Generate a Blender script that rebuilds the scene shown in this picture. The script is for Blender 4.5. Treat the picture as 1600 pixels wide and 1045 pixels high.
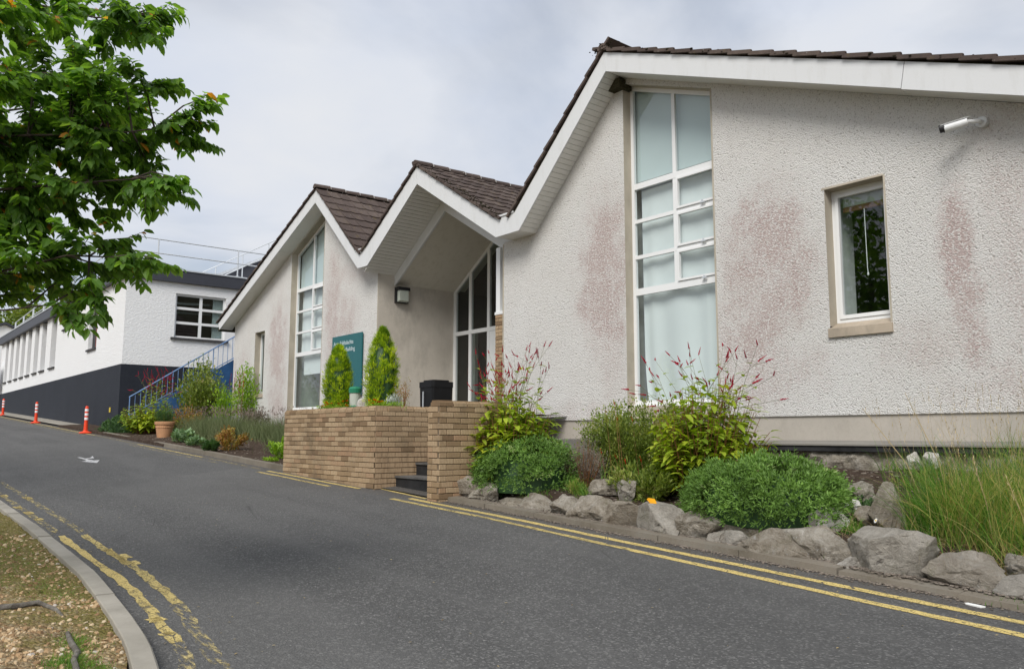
import bpy, bmesh, math, random
from mathutils import Vector, Matrix, noise
random.seed(7)
for o in list(bpy.data.objects): bpy.data.objects.remove(o)
sc = bpy.context.scene
COL = sc.collection
R = math.radians

# ------------------------------------------------------------------ camera
cam = bpy.data.cameras.new("camera"); camo = bpy.data.objects.new("camera", cam); COL.objects.link(camo)
YAW, PIT, ROL = R(50.814), R(7.06), R(0.103)
_up = Vector((0, 0, 1)); _f0 = Vector((-math.sin(YAW), math.cos(YAW), 0)); _r0 = Vector((math.cos(YAW), math.sin(YAW), 0))
_fw = math.cos(PIT)*_f0 + math.sin(PIT)*_up; _u0 = math.cos(PIT)*_up - math.sin(PIT)*_f0
_rt = math.cos(ROL)*_r0 + math.sin(ROL)*_u0; _uu = math.cos(ROL)*_u0 - math.sin(ROL)*_r0
camo.matrix_world = Matrix(((_rt.x, _uu.x, -_fw.x, 0), (_rt.y, _uu.y, -_fw.y, 0), (_rt.z, _uu.z, -_fw.z, 0), (0, 0, 0, 1)))
cam.sensor_width = 36; cam.lens = 1275/1600*36; cam.clip_start = .05; cam.clip_end = 3000
sc.camera = camo

# ------------------------------------------------------------------ world: overcast daylight with thin blue gaps
SUN_EL, SUN_AZ = R(45), R(148)      # compass style: direction the light comes from
w = bpy.data.worlds.new("World"); sc.world = w; w.use_nodes = True
nt = w.node_tree; nt.nodes.clear()
def wn(t): return nt.nodes.new(t)
out = wn('ShaderNodeOutputWorld'); bg = wn('ShaderNodeBackground'); bg.inputs[1].default_value = .050
sky = wn('ShaderNodeTexSky'); sky.sky_type = 'NISHITA'; sky.sun_disc = False; sky.sun_elevation = SUN_EL; sky.sun_rotation = SUN_AZ
sky.air_density = 1; sky.dust_density = 2
tc = wn('ShaderNodeTexCoord'); sp = wn('ShaderNodeSeparateXYZ'); nt.links.new(tc.outputs['Generated'], sp.inputs[0])
az = wn('ShaderNodeMath'); az.operation = 'MAXIMUM'; az.inputs[1].default_value = 0; nt.links.new(sp.outputs[2], az.inputs[0])
ad = wn('ShaderNodeMath'); ad.operation = 'ADD'; ad.inputs[1].default_value = .22; nt.links.new(az.outputs[0], ad.inputs[0])
vd = wn('ShaderNodeVectorMath'); vd.operation = 'DIVIDE'; nt.links.new(tc.outputs['Generated'], vd.inputs[0])
cmb = wn('ShaderNodeCombineXYZ'); nt.links.new(ad.outputs[0], cmb.inputs[0]); nt.links.new(ad.outputs[0], cmb.inputs[1]); cmb.inputs[2].default_value = 1
nt.links.new(cmb.outputs[0], vd.inputs[1])
n1 = wn('ShaderNodeTexNoise'); n1.inputs['Scale'].default_value = 1.15; n1.inputs['Detail'].default_value = 7; n1.inputs['Roughness'].default_value = .52; n1.inputs['Distortion'].default_value = .5
nt.links.new(vd.outputs[0], n1.inputs['Vector'])
cr = wn('ShaderNodeValToRGB'); cr.color_ramp.elements[0].position = .34; cr.color_ramp.elements[1].position = .58
cr.color_ramp.elements[0].color = (.50, .50, .50, 1); cr.color_ramp.elements[1].color = (1, 1, 1, 1)
nt.links.new(n1.outputs[0], cr.inputs[0])
n2 = wn('ShaderNodeTexNoise'); n2.inputs['Scale'].default_value = 2.1; n2.inputs['Detail'].default_value = 6; n2.inputs['Roughness'].default_value = .5
nt.links.new(vd.outputs[0], n2.inputs['Vector'])
cc = wn('ShaderNodeValToRGB'); cc.color_ramp.elements[0].position = .33; cc.color_ramp.elements[1].position = .68
cc.color_ramp.elements[0].color = (.635, .69, .80, 1); cc.color_ramp.elements[1].color = (.755, .775, .815, 1)
nt.links.new(n2.outputs[0], cc.inputs[0])
sc10 = wn('ShaderNodeVectorMath'); sc10.operation = 'SCALE'; sc10.inputs['Scale'].default_value = 10.0; nt.links.new(cc.outputs[0], sc10.inputs[0])
mx = wn('ShaderNodeMix'); mx.data_type = 'RGBA'; nt.links.new(cr.outputs[0], mx.inputs[0]); nt.links.new(sky.outputs[0], mx.inputs[6]); nt.links.new(sc10.outputs[0], mx.inputs[7])
nt.links.new(mx.outputs[2], bg.inputs[0]); nt.links.new(bg.outputs[0], out.inputs[0])

# ------------------------------------------------------------------ sun veiled by cloud
sl = bpy.data.lights.new("sun", 'SUN'); sl.energy = 1.5; sl.angle = R(28); sl.color = (1, .965, .91)
so = bpy.data.objects.new("sun", sl); COL.objects.link(so)
_d = Vector((math.sin(SUN_AZ)*math.cos(SUN_EL), math.cos(SUN_AZ)*math.cos(SUN_EL), math.sin(SUN_EL)))   # towards the sun
so.rotation_euler = _d.to_track_quat('Z', 'Y').to_euler(); so.location = (0, -20, 30)

vs = sc.view_settings; vs.view_transform = 'Standard'; vs.look = 'None'; vs.gamma = 1; vs.exposure = 1.06; vs.use_curve_mapping = False
sc.cycles.use_denoising = True
sc.cycles.max_bounces = 8; sc.cycles.transparent_max_bounces = 16; sc.cycles.caustics_reflective = False; sc.cycles.caustics_refractive = False

# ------------------------------------------------------------------ materials
class MT:
    def __init__(s, name, rough=.8, spec=.3):
        s.m = bpy.data.materials.new(name); s.m.use_nodes = True; s.t = s.m.node_tree; s.t.nodes.clear()
        s.o = s.n('ShaderNodeOutputMaterial'); s.b = s.n('ShaderNodeBsdfPrincipled'); s.l(s.b.outputs[0], s.o.inputs[0])
        s.b.inputs['Roughness'].default_value = rough; s.b.inputs['Specular IOR Level'].default_value = spec
        s._pos = None
    def n(s, t): return s.t.nodes.new(t)
    def l(s, a, b): s.t.links.new(a, b)
    def pos(s, scale=None):
        if s._pos is None:
            g = s.n('ShaderNodeNewGeometry'); s._pos = g.outputs['Position']
        if scale is None: return s._pos
        v = s.n('ShaderNodeVectorMath'); v.operation = 'MULTIPLY'; s.l(s._pos, v.inputs[0]); v.inputs[1].default_value = scale; return v.outputs[0]
    def obj(s, scale=None):
        g = s.n('ShaderNodeTexCoord').outputs['Object']
        if scale is None: return g
        v = s.n('ShaderNodeVectorMath'); v.operation = 'MULTIPLY'; s.l(g, v.inputs[0]); v.inputs[1].default_value = scale; return v.outputs[0]
    def noise(s, scale=5, detail=4, rough=.5, vec=None, dist=0):
        q = s.n('ShaderNodeTexNoise'); q.inputs['Scale'].default_value = scale; q.inputs['Detail'].default_value = detail; q.inputs['Roughness'].default_value = rough; q.inputs['Distortion'].default_value = dist
        s.l(vec if vec is not None else s.pos(), q.inputs['Vector']); return q.outputs[0]
    def vor(s, scale=5, vec=None, feature='F1', out=0, rand=1):
        q = s.n('ShaderNodeTexVoronoi'); q.feature = feature; q.inputs['Scale'].default_value = scale; q.inputs['Randomness'].default_value = rand
        s.l(vec if vec is not None else s.pos(), q.inputs['Vector']); return q.outputs[out]
    def ramp(s, f, stops):
        r = s.n('ShaderNodeValToRGB'); e = r.color_ramp.elements
        while len(e) < len(stops): e.new(.5)
        for i, (p, c) in enumerate(stops):
            e[i].position = p; e[i].color = (c[0], c[1], c[2], 1) if hasattr(c, '__len__') else (c, c, c, 1)
        s.l(f, r.inputs[0]); return r.outputs[0]
    def v(s, f, a):
        if isinstance(f, (int, float)): a.default_value = f
        elif hasattr(f, '__len__') and not hasattr(f, 'links'): a.default_value = (f[0], f[1], f[2], 1)
        else: s.l(f, a)
    def mix(s, f, a, b, mode='MIX'):
        m = s.n('ShaderNodeMix'); m.data_type = 'RGBA'; m.blend_type = mode
        s.v(f, m.inputs[0]); s.v(a, m.inputs[6]); s.v(b, m.inputs[7]); return m.outputs[2]
    def ma(s, op, a, b=0, c=None, clamp=False):
        m = s.n('ShaderNodeMath'); m.operation = op; m.use_clamp = clamp; s.v(a, m.inputs[0]); s.v(b, m.inputs[1])
        if c is not None: s.v(c, m.inputs[2])
        return m.outputs[0]
    def sep(s, v=None):
        q = s.n('ShaderNodeSeparateXYZ'); s.l(v if v is not None else s.pos(), q.inputs[0]); return q.outputs
    def lin(s, f, a, b): return s.ma('MULTIPLY', s.ma('SUBTRACT', f, a), 1/(b-a), clamp=True)
    def rnd(s): return s.n('ShaderNodeObjectInfo').outputs['Random']
    def attr(s, name='rnd'):
        a = s.n('ShaderNodeAttribute'); a.attribute_name = name; return a.outputs['Fac']
    def col(s, c):
        s.v(c, s.b.inputs['Base Color']); return s
    def rough(s, c):
        s.v(c, s.b.inputs['Roughness']); return s
    def bump(s, h, strength=.5, dist=.01, prev=None):
        q = s.n('ShaderNodeBump'); q.inputs['Strength'].default_value = strength; q.inputs['Distance'].default_value = dist
        s.l(h, q.inputs['Height'])
        if prev is not None: s.l(prev, q.inputs['Normal'])
        s.l(q.outputs[0], s.b.inputs['Normal']); return q.outputs[0]
    def blob(s, cx, cz, rx, rz):
        """soft elliptical patch on the facade plane (x,z), 1 inside to 0 outside"""
        p = s.sep()
        dx = s.ma('MULTIPLY', s.ma('SUBTRACT', p[0], cx), 1/rx); dz = s.ma('MULTIPLY', s.ma('SUBTRACT', p[2], cz), 1/rz)
        d = s.ma('ADD', s.ma('MULTIPLY', dx, dx), s.ma('MULTIPLY', dz, dz))
        if not hasattr(s, '_wp'): s._wp = s.ma('MULTIPLY', s.ma('SUBTRACT', s.noise(2.0, 7, .75), .5), 5.5)
        d = s.ma('MAXIMUM', s.ma('ADD', d, s._wp), .0)
        return s.ma('EXPONENT', s.ma('MULTIPLY', s.ma('POWER', d, 1.6), -1.0))
def simple(name, c, rough=.7, spec=.3, var=.12, scale=6, bump=0, metal=0):
    m = MT(name, rough, spec)
    n = m.noise(scale, 5, .6)
    lo = tuple(max(0, x*(1-var)) for x in c); hi = tuple(min(1, x*(1+var)) for x in c)
    m.col(m.ramp(n, [(.3, lo), (.7, hi)])); m.b.inputs['Metallic'].default_value = metal
    if bump: m.bump(m.noise(scale*12, 3), .4, bump)
    return m.m
M = {}
# roughcast wall
m = MT('roughcast', .92, .15)
peb = m.vor(62, out=0); fine = m.noise(170, 2, .6); lump = m.noise(50, 3, .66, dist=.4)
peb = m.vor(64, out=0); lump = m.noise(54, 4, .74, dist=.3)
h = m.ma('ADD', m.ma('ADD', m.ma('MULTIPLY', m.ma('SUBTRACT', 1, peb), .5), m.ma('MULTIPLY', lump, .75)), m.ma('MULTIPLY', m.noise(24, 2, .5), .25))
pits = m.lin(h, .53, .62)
base = m.mix(m.ramp(m.noise(.8, 4, .6), [(.35, 0.0), (.65, 1.0)]), (.83, .81, .775), (.88, .87, .845))
base = m.mix(m.ramp(m.noise(105, 2, .6), [(.36, .5), (.46, 0.0)]), base, (.34, .31, .28))
base = m.mix(m.ramp(pits, [(0, .72), (1, 0.0)]), base, (.36, .33, .295))  # occlusion-like shade between grains, painted into the colour from the bump height
st = None
for b in [(-9.75, 2.7, .60, 1.3, .8), (-6.6, .9, .8, .5, .4), (-4.4, 1.1, .6, .35, .3), (-3.4, 2.2, .3, 1.6, .3), (-6.55, 2.75, .58, .75, .85), (-6.75, 1.7, .55, .85, .6), (-6.2, 2.2, .5, .7, .6), (-6.9, 2.2, .35, 1.1, .45), (-9.55, 1.7, .3, 1.2, .35), (-3.98, 2.25, .19, .65, .95), (-3.88, 1.4, .19, .7, .7), (-3.2, 1.3, .35, .6, .4), (-3.3, .6, .9, .3, .30), (-7.0, .55, .8, .25, .3), (-10.3, .4, 1.0, .2, .25), (-11.6,.4,.7,.2,.3),
          (-23.5, 2.7, .62, 1.2, .75), (-23.4, 1.2, .6, .9, .55), (-26.2, 1.7, .7, .9, .55), (-26.0, .7, .9, .5, .35), (-19.9, 3.3, .45, 1.5, .65), (-19.2, 2.9, .7, .8, .5), (-18.9, 4.2, 1.2, .3, .3), (-26.9, 1.4, .25, 1.0, .5)]:
    f = m.ma('MULTIPLY', m.blob(*b[:4]), b[4]); st = f if st is None else m.ma('MAXIMUM', st, f)
stn = m.ma('MULTIPLY', st, m.ramp(m.noise(28, 4, .8), [(.455, .12), (.50, 1.35)]), clamp=True)
stn = m.ma('MULTIPLY', stn, m.ramp(m.noise(2.6, 5, .7, vec=m.pos((1, 1, .45))), [(.34, .45), (.56, 1.3)]), clamp=True)
base = m.mix(m.ma('MULTIPLY', stn, .80, clamp=True), base, m.mix(m.noise(11, 3), (.46, .31, .295), (.60, .48, .445)))
# grime under the eaves and thin lichen green
base = m.mix(m.ma('MULTIPLY', m.ramp(m.noise(1.6, 5, .7), [(.55, 0.0), (.8, 1.0)]), .14), base, (.42, .44, .34))
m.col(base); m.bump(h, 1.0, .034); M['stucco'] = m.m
# smooth render of reveals, plinth and the entrance return wall
def render_mat(name, a, b, dirt=.5):
    m = MT(name, .85, .2)
    c = m.mix(m.ramp(m.noise(1.3, 5, .62), [(.3, 0.0), (.7, 1.0)]), a, b)
    c = m.mix(m.ma('MULTIPLY', m.ramp(m.noise(2.6, 6, .7, vec=m.pos((1, 1, .55))), [(.48, 0.0), (.72, 1.0)]), dirt), c, (.20, .185, .155))
    c = m.mix(m.ma('MULTIPLY', m.ramp(m.noise(60, 3), [(.5, 0.0), (.75, 1.0)]), .25), c, (.30, .27, .23))
    m.col(c); m.bump(m.noise(90, 3), .3, .003); return m.m
M['render'] = render_mat('smooth_render', (.52, .475, .41), (.62, .57, .50), .40)
M['plinth'] = render_mat('plinth_render', (.40, .37, .325), (.50, .455, .40), .30)
M['reveal'] = render_mat('reveal_render', (.40, .36, .29), (.52, .465, .38), .35)
M['concrete'] = render_mat('sill_concrete', (.36, .30, .23), (.50, .42, .33), .7)
M['kerb'] = render_mat('kerb_concrete', (.27, .25, .21), (.40, .37, .32), .5)
M['kerb_old'] = render_mat('dirty_kerb_concrete', (.13, .112, .085), (.23, .20, .16), .85)
def white_paint(name, c, streak=.2, rough=.45, sc_=(3, 3, .7)):
    m = MT(name, rough, .35)
    n = m.ramp(m.noise(2.2, 6, .7, vec=m.pos(sc_)), [(.5, 0.0), (.85, 1.0)])
    q = m.ramp(m.noise(40, 4, .7), [(.62, 0.0), (.8, 1.0)])
    cc_ = m.mix(m.ma('MULTIPLY', n, streak), c, (c[0]*.62, c[1]*.6, c[2]*.52))
    cc_ = m.mix(m.ma('MULTIPLY', q, streak*1.3), cc_, (.30, .28, .24)); m.col(cc_); return m.m
M['fascia'] = white_paint('fascia_white', (.68, .69, .695), .32)
M['soffit'] = white_paint('soffit_white', (.74, .735, .70), .35, .55)
M['ceiling'] = white_paint('canopy_ceiling', (.66, .63, .55), .6, .7)
M['upvc'] = white_paint('window_white', (.80, .81, .81), .12, .3)
# glass
def glass(name, tint=(.9, .95, .95), k=1.0):
    m = MT(name); m.t.nodes.remove(m.b)
    tr = m.n('ShaderNodeBsdfTransparent'); tr.inputs[0].default_value = (*tint, 1)
    gl = m.n('ShaderNodeBsdfGlossy'); gl.inputs['Roughness'].default_value = .015; gl.inputs[0].default_value = (1, 1, 1, 1)
    wob = m.noise(1.4, 2); bp = m.n('ShaderNodeBump'); bp.inputs['Strength'].default_value = .08; bp.inputs['Distance'].default_value = .02; m.l(wob, bp.inputs['Height']); m.l(bp.outputs[0], gl.inputs['Normal'])
    ge = m.n('ShaderNodeNewGeometry'); dt = m.n('ShaderNodeVectorMath'); dt.operation = 'DOT_PRODUCT'; m.l(ge.outputs['Normal'], dt.inputs[0]); m.l(ge.outputs['Incoming'], dt.inputs[1])
    sch = m.ma('POWER', m.ma('SUBTRACT', 1, m.ma('ABSOLUTE', dt.outputs['Value']), clamp=True), 5)      # Schlick reflectance of a double pane
    f = m.ma('MULTIPLY', m.ma('ADD', m.ma('MULTIPLY', sch, .92), .08), k, clamp=True)
    ms = m.n('ShaderNodeMixShader'); m.l(f, ms.inputs[0]); m.l(tr.outputs[0], ms.inputs[1]); m.l(gl.outputs[0], ms.inputs[2]); m.l(ms.outputs[0], m.o.inputs[0]); return m.m
M['glass'] = glass('window_glass'); M['glass_dark'] = glass('tinted_glass', (.62, .68, .66), 1.0)
def cloth(name, c, k=.5):
    m = MT(name, .9, .1); m.col(m.mix(m.noise(2, 3), tuple(x*.93 for x in c), c))
    tl = m.n('ShaderNodeBsdfTranslucent'); tl.inputs[0].default_value = (*c, 1)
    ms = m.n('ShaderNodeMixShader'); ms.inputs[0].default_value = k; m.l(m.b.outputs[0], ms.inputs[1]); m.l(tl.outputs[0], ms.inputs[2]); m.l(ms.outputs[0], m.o.inputs[0]); return m.m
M['curtain'] = cloth('net_curtain', (.90, .93, .92), .15)
M['frost'] = cloth('frosted_panel', (.66, .74, .74), .1)
M['blind'] = cloth('roller_blind', (.55, .58, .56), .2)
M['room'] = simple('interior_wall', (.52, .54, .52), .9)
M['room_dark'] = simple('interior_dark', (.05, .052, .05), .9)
M['wood'] = simple('brown_wood', (.16, .07, .04), .6)
# roof tiles
m = MT('roof_tile', .9, .2)
c = m.ramp(m.rnd(), [(0, (.075, .055, .048)), (.5, (.105, .078, .068)), (1, (.14, .108, .092))])
c = m.mix(m.ramp(m.noise(9, 5, .7), [(.3, 0.0), (.75, .7)]), c, (.055, .045, .04))
c = m.mix(m.ramp(m.noise(14, 3, .8), [(.66, 0.0), (.72, .75)]), c, (.42, .40, .36))
c = m.mix(m.ramp(m.noise(3.1, 4, .7), [(.6, 0.0), (.75, .6)]), c, (.17, .13, .045))
m.col(c); m.bump(m.noise(70, 4, .7), .6, .006); M['tile'] = m.m
M['moss'] = simple('roof_moss', (.055, .05, .03), .95, .1, .5, 30, .01)
M['mortar_pale'] = simple('ridge_mortar', (.42, .40, .37), .9)
# brick
m = MT('buff_brick', .88, .2)
c = m.ramp(m.rnd(), [(0, (.19, .125, .072)), (.22, (.30, .212, .125)), (.5, (.40, .29, .18)), (.8, (.455, .34, .215)), (1, (.36, .23, .14))])
stv = m.noise(14, 3, .6, vec=m.obj((3.2, 3.2, .35)))
c = m.mix(m.ramp(stv, [(.38, .55), (.55, 0.0)]), c, (.25, .165, .10), 'MIX')
c = m.mix(m.ma('MULTIPLY', m.ramp(m.noise(1.7, 5, .7), [(.52, 0.0), (.75, 1.0)]), .55), c, (.10, .085, .06))
m.col(c); m.bump(m.noise(60, 4, .7, vec=m.pos((1, 1, .4))), .5, .004); M['brick'] = m.m
M['mortar'] = simple('dark_mortar', (.19, .145, .10), .95, .1, .3, 8, .003)
# asphalt
m = MT('asphalt', .88, .25)
big = m.noise(.35, 5, .6); c = m.mix(m.ramp(big, [(.3, 0.0), (.7, 1.0)]), (.087, .086, .084), (.119, .117, .114))
c = m.mix(m.ramp(m.noise(1.6, 6, .65), [(.35, .35), (.6, 0.0)]), c, (.080, .079, .077))
wn_ = m.vor(75, out=1); ws = m.sep(wn_)[0]
c = m.mix(m.ramp(ws, [(0, .42), (.3, 0.0)]), c, (.045, .045, .045))
c = m.mix(m.ramp(ws, [(.7, 0.0), (.97, .5)]), c, (.27, .265, .255))
c = m.mix(m.ramp(m.noise(7, 6, .75), [(.3, .28), (.5, 0.0)]), c, (.07, .069, .067))
sp2 = m.sep(m.vor(26, out=1))[1]; near = m.ramp(m.vor(26, out=0), [(.10, 1.0), (.16, 0.0)])
c = m.mix(m.ma('MULTIPLY', m.ramp(sp2, [(.84, 0.0), (.88, .9)]), near), c, (.42, .41, .39))
trk = m.noise(1.0, 3, .5, vec=m.pos((.12, 1.5, 1))); c = m.mix(m.ramp(trk, [(.42, .0), (.62, .35)]), c, (.155, .152, .147))
pt_ = m.sep(m.vor(.33, out=1))[0]; c = m.mix(m.ramp(pt_, [(.80, 0.0), (.82, .16)]), c, (.07, .07, .069))
ckk = m.ma('MULTIPLY', m.ramp(m.vor(.55, vec=m.pos((1, 1.8, 1)), feature='DISTANCE_TO_EDGE'), [(0, 1.0), (.006, 0.0)]), m.ramp(m.noise(.5, 3, .6), [(.5, 0.0), (.6, .55)])); c = m.mix(ckk, c, (.045, .044, .042))
dirt = m.sep()
band = m.ma('MULTIPLY', m.lin(dirt[1], 5.7, 6.05), .55)
c = m.mix(m.ma('MULTIPLY', band, m.ramp(m.noise(3, 5, .7), [(.3, .3), (.7, 1.0)])), c, (.10, .082, .065))
m.col(c); m.bump(m.ma('ADD', m.ma('MULTIPLY', m.vor(80), .9), m.noise(45, 5, .7)), .9, .010); M['asphalt'] = m.m
def worn(name, c, lo, hi, stretch=(1.2, 5, 1)):
    m = MT(name, .75, .3)
    cr_ = m.ramp(m.noise(5, 6, .75, vec=m.pos(stretch)), [(lo, 0.0), (hi, 1.0)])
    fl = m.ramp(m.noise(70, 3, .7), [(.36, 0.0), (.46, 1.0)])
    ck = m.ramp(m.vor(2.6, vec=m.pos((1, 1.5, 1)), feature='DISTANCE_TO_EDGE'), [(.003, 0.0), (.012, 1.0)])
    a = m.ma('MULTIPLY', m.ma('MULTIPLY', cr_, fl), ck)
    m.col(m.mix(m.noise(6, 4), tuple(x*.8 for x in c), c)); m.l(a, m.b.inputs['Alpha']); m.bump(m.vor(80), .5, .004); return m.m
M['yellow'] = worn('yellow_paint', (.66, .51, .19), .24, .38)
M['yellow_old'] = worn('old_yellow_paint', (.54, .44, .20), .48, .62)
M['yellow_mid'] = worn('part_worn_yellow_paint', (.60, .47, .18), .34, .52)
M['white_mark'] = worn('white_road_paint', (.62, .62, .62), .15, .3)
# rocks
m = MT('limestone', .9, .2)
c = m.ramp(m.noise(6, 10, .8, dist=.5), [(.34, (.12, .10, .075)), (.46, (.33, .295, .24)), (.58, (.50, .46, .395)), (.68, (.72, .69, .63))])
c = m.mix(m.ma('MULTIPLY', m.rnd(), .5), c, (.30, .24, .175)); c = m.mix(m.ramp(m.ma('FRACT', m.ma('MULTIPLY', m.rnd(), 7.3)), [(.55, 0.0), (.9, .45)]), c, (.60, .58, .54)); c = m.mix(m.ramp(m.noise(3.3, 6, .75), [(.56, 0.0), (.68, .5)]), c, (.17, .17, .10))
c = m.mix(m.ramp(m.noise(11, 5, .8), [(.60, 0.0), (.68, .75)]), c, (.52, .51, .49))
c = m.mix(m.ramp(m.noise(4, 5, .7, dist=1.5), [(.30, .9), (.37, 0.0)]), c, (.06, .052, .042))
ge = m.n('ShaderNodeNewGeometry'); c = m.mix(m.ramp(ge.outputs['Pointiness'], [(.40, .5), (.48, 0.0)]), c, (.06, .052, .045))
m.col(c)
hh = m.ma('ADD', m.ma('ADD', m.noise(8, 10, .8, dist=.8), m.ma('MULTIPLY', m.noise(34, 5, .8), .35)), m.ma('MULTIPLY', m.ramp(m.vor(5, vec=m.pos((1, 1, 1.6)), feature='DISTANCE_TO_EDGE'), [(0, 0.0), (.06, 1.0)]), .07))
m.bump(hh, 1.0, .07); M['rock'] = m.m
m = MT('pale_stone', .9, .2); m.col(m.ramp(m.noise(9, 6, .75), [(.3, (.34, .30, .26)), (.6, (.58, .56, .53))])); m.bump(m.noise(14, 6, .7), .8, .03); M['rock_pale'] = m.m
m = MT('soil', .95, .1)
c = m.ramp(m.noise(9, 8, .75), [(.3, (.035, .024, .018)), (.55, (.085, .06, .045)), (.75, (.17, .135, .10))]); m.col(c); m.bump(m.noise(26, 8, .75), 1, .04); M['soil'] = m.m
m = MT('verge', .95, .1)
t = m.noise(17, 8, .75)
grv = m.ramp(m.sep(m.vor(48, out=1))[0], [(0, (.18, .11, .06)), (.35, (.33, .22, .12)), (.7, (.48, .36, .21)), (1, (.58, .48, .33))])
grv = m.mix(m.ramp(m.noise(2.2, 6, .7), [(.32, .5), (.55, 0.0)]), grv, (.17, .12, .07))
p = m.sep()
mossf = m.lin(m.ma('ADD', m.ma('ADD', m.ma('MULTIPLY', p[1], .30), m.ma('MULTIPLY', p[0], -.055)), m.ma('MULTIPLY', m.noise(1.9, 7, .75), .9)), 1.0, 1.16)
mossc = m.ramp(t, [(.3, (.10, .092, .022)), (.55, (.20, .175, .05)), (.75, (.32, .26, .11))])
mossf = m.ma('MULTIPLY', mossf, m.ramp(m.noise(30, 4, .7), [(.33, .25), (.55, 1.0)]))
m.col(m.mix(mossf, grv, mossc)); m.bump(m.ma('ADD', m.ma('MULTIPLY', m.ma('SUBTRACT', 1, m.vor(48)), .8), t), 1, .03); M['verge'] = m.m
m = MT('gravel_chip', .9, .2); m.col(m.ramp(m.attr(), [(0, (.20, .12, .06)), (.4, (.40, .27, .15)), (.75, (.50, .37, .22)), (.95, (.56, .46, .32)), (1, (.55, .50, .44))])); M['chip'] = m.m
# foliage
def leafm(name, stops, tr=.35, rough=.5, spec=.35, trc=None):
    m = MT(name, rough, spec)
    c = m.ramp(m.attr(), stops); c = m.mix(m.ramp(m.noise(2.2, 3), [(.35, .30), (.6, 0.0)]), c, tuple(x*.6 for x in stops[0][1]))
    m.col(c); tl = m.n('ShaderNodeBsdfTranslucent')
    m.l(m.mix(1.0, c, trc or (1.5, 1.6, .6), 'MULTIPLY'), tl.inputs[0])
    ms = m.n('ShaderNodeMixShader'); ms.inputs[0].default_value = tr; m.l(m.b.outputs[0], ms.inputs[1]); m.l(tl.outputs[0], ms.inputs[2]); m.l(ms.outputs[0], m.o.inputs[0]); return m.m
M['tree_leaf'] = leafm('cherry_leaf', [(0, (.055, .115, .02)), (.45, (.105, .215, .038)), (.85, (.175, .32, .06)), (.985, (.28, .40, .12)), (.99, (.55, .22, .03)), (1, (.60, .25, .04))], .52, .45, .35, (2.3, 2.2, .8))
M['pers_leaf'] = leafm('knotweed_leaf', [(0, (.14, .22, .02)), (.45, (.30, .40, .03)), (.85, (.50, .56, .05)), (1, (.66, .55, .07))], .35)
M['mound_leaf'] = leafm('mound_leaf', [(0, (.075, .14, .025)), (.5, (.14, .26, .05)), (.9, (.25, .42, .09)), (1, (.36, .44, .19))], .2, .5)
M['shrub_leaf'] = leafm('olive_shrub_leaf', [(0, (.09, .13, .025)), (.5, (.19, .26, .045)), (.85, (.34, .38, .08)), (1, (.50, .42, .22))], .3)
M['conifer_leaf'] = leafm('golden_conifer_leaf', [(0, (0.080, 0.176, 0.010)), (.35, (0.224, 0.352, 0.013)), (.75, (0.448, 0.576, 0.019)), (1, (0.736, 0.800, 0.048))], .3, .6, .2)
M['grass'] = leafm('grass_blade', [(0, (.05, .14, .018)), (.4, (.11, .25, .03)), (.7, (.22, .36, .05)), (.86, (.38, .36, .11)), (1, (.55, .40, .17))], .35)
M['dry'] = leafm('dry_stalk', [(0, (0.192, 0.132, 0.066)), (.5, (0.408, 0.312, 0.156)), (1, (0.624, 0.504, 0.300))], .2, .8)
M['lav'] = leafm('lavender_leaf', [(0, (0.077, 0.105, 0.049)), (.5, (0.154, 0.189, 0.091)), (.85, (0.245, 0.259, 0.140)), (1, (0.280, 0.196, 0.196))], .15, .8, .1)
M['drylav'] = leafm('faded_lavender', [(0, (0.117, 0.098, 0.078)), (.5, (0.208, 0.176, 0.150)), (1, (0.351, 0.299, 0.247))], .1, .9, .1)
M['sage'] = leafm('sage_leaf', [(0, (0.104, 0.208, 0.091)), (1, (0.338, 0.468, 0.260))], .2)
M['silver'] = leafm('silver_leaf', [(0, (.30, .34, .31)), (1, (.62, .66, .64))], .1, .8)
M['rust'] = leafm('rust_leaf', [(0, (0.224, 0.084, 0.028)), (.5, (0.364, 0.196, 0.042)), (1, (0.280, 0.308, 0.056))], .2)
M['lime'] = leafm('lime_leaf', [(0, (0.140, 0.280, 0.021)), (1, (0.364, 0.532, 0.042))], .3)
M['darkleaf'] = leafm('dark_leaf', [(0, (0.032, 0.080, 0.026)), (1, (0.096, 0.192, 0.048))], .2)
M['stem'] = simple('plant_stem', (.14, .13, .04), .7); M['stem_red'] = simple('reddish_stem', (.20, .09, .035), .7)
M['crimson'] = leafm('crimson_spike', [(0, (.30, .004, .025)), (1, (.60, .015, .06))], .1, .7, .1)
M['redflower'] = leafm('red_flower', [(0, (.35, .012, .006)), (1, (.55, .03, .01))], .1, .7, .1)
M['orange'] = leafm('orange_flower', [(0, (.62, .06, .008)), (.6, (.75, .17, .01)), (1, (.80, .42, .02))], .1, .7, .1)
M['pink'] = leafm('pink_flower', [(0, (.40, .05, .22)), (1, (.60, .14, .34))], .1, .7, .1)
M['petal'] = simple('white_petal', (.78, .78, .75), .7); M['yolk'] = simple('yellow_centre', (.7, .45, .02), .7)
m = MT('bark', .9, .2); m.col(m.ramp(m.noise(9, 6, .7), [(.3, (.035, .026, .022)), (.7, (.13, .105, .085))])); m.bump(m.noise(20, 6, .7), .8, .02); M['bark'] = m.m
m = MT('root_bark', .9, .2); m.col(m.ramp(m.noise(12, 6, .7), [(.3, (.06, .05, .04)), (.7, (.26, .24, .21))])); m.bump(m.noise(30, 6, .7), .8, .02); M['root'] = m.m
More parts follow.
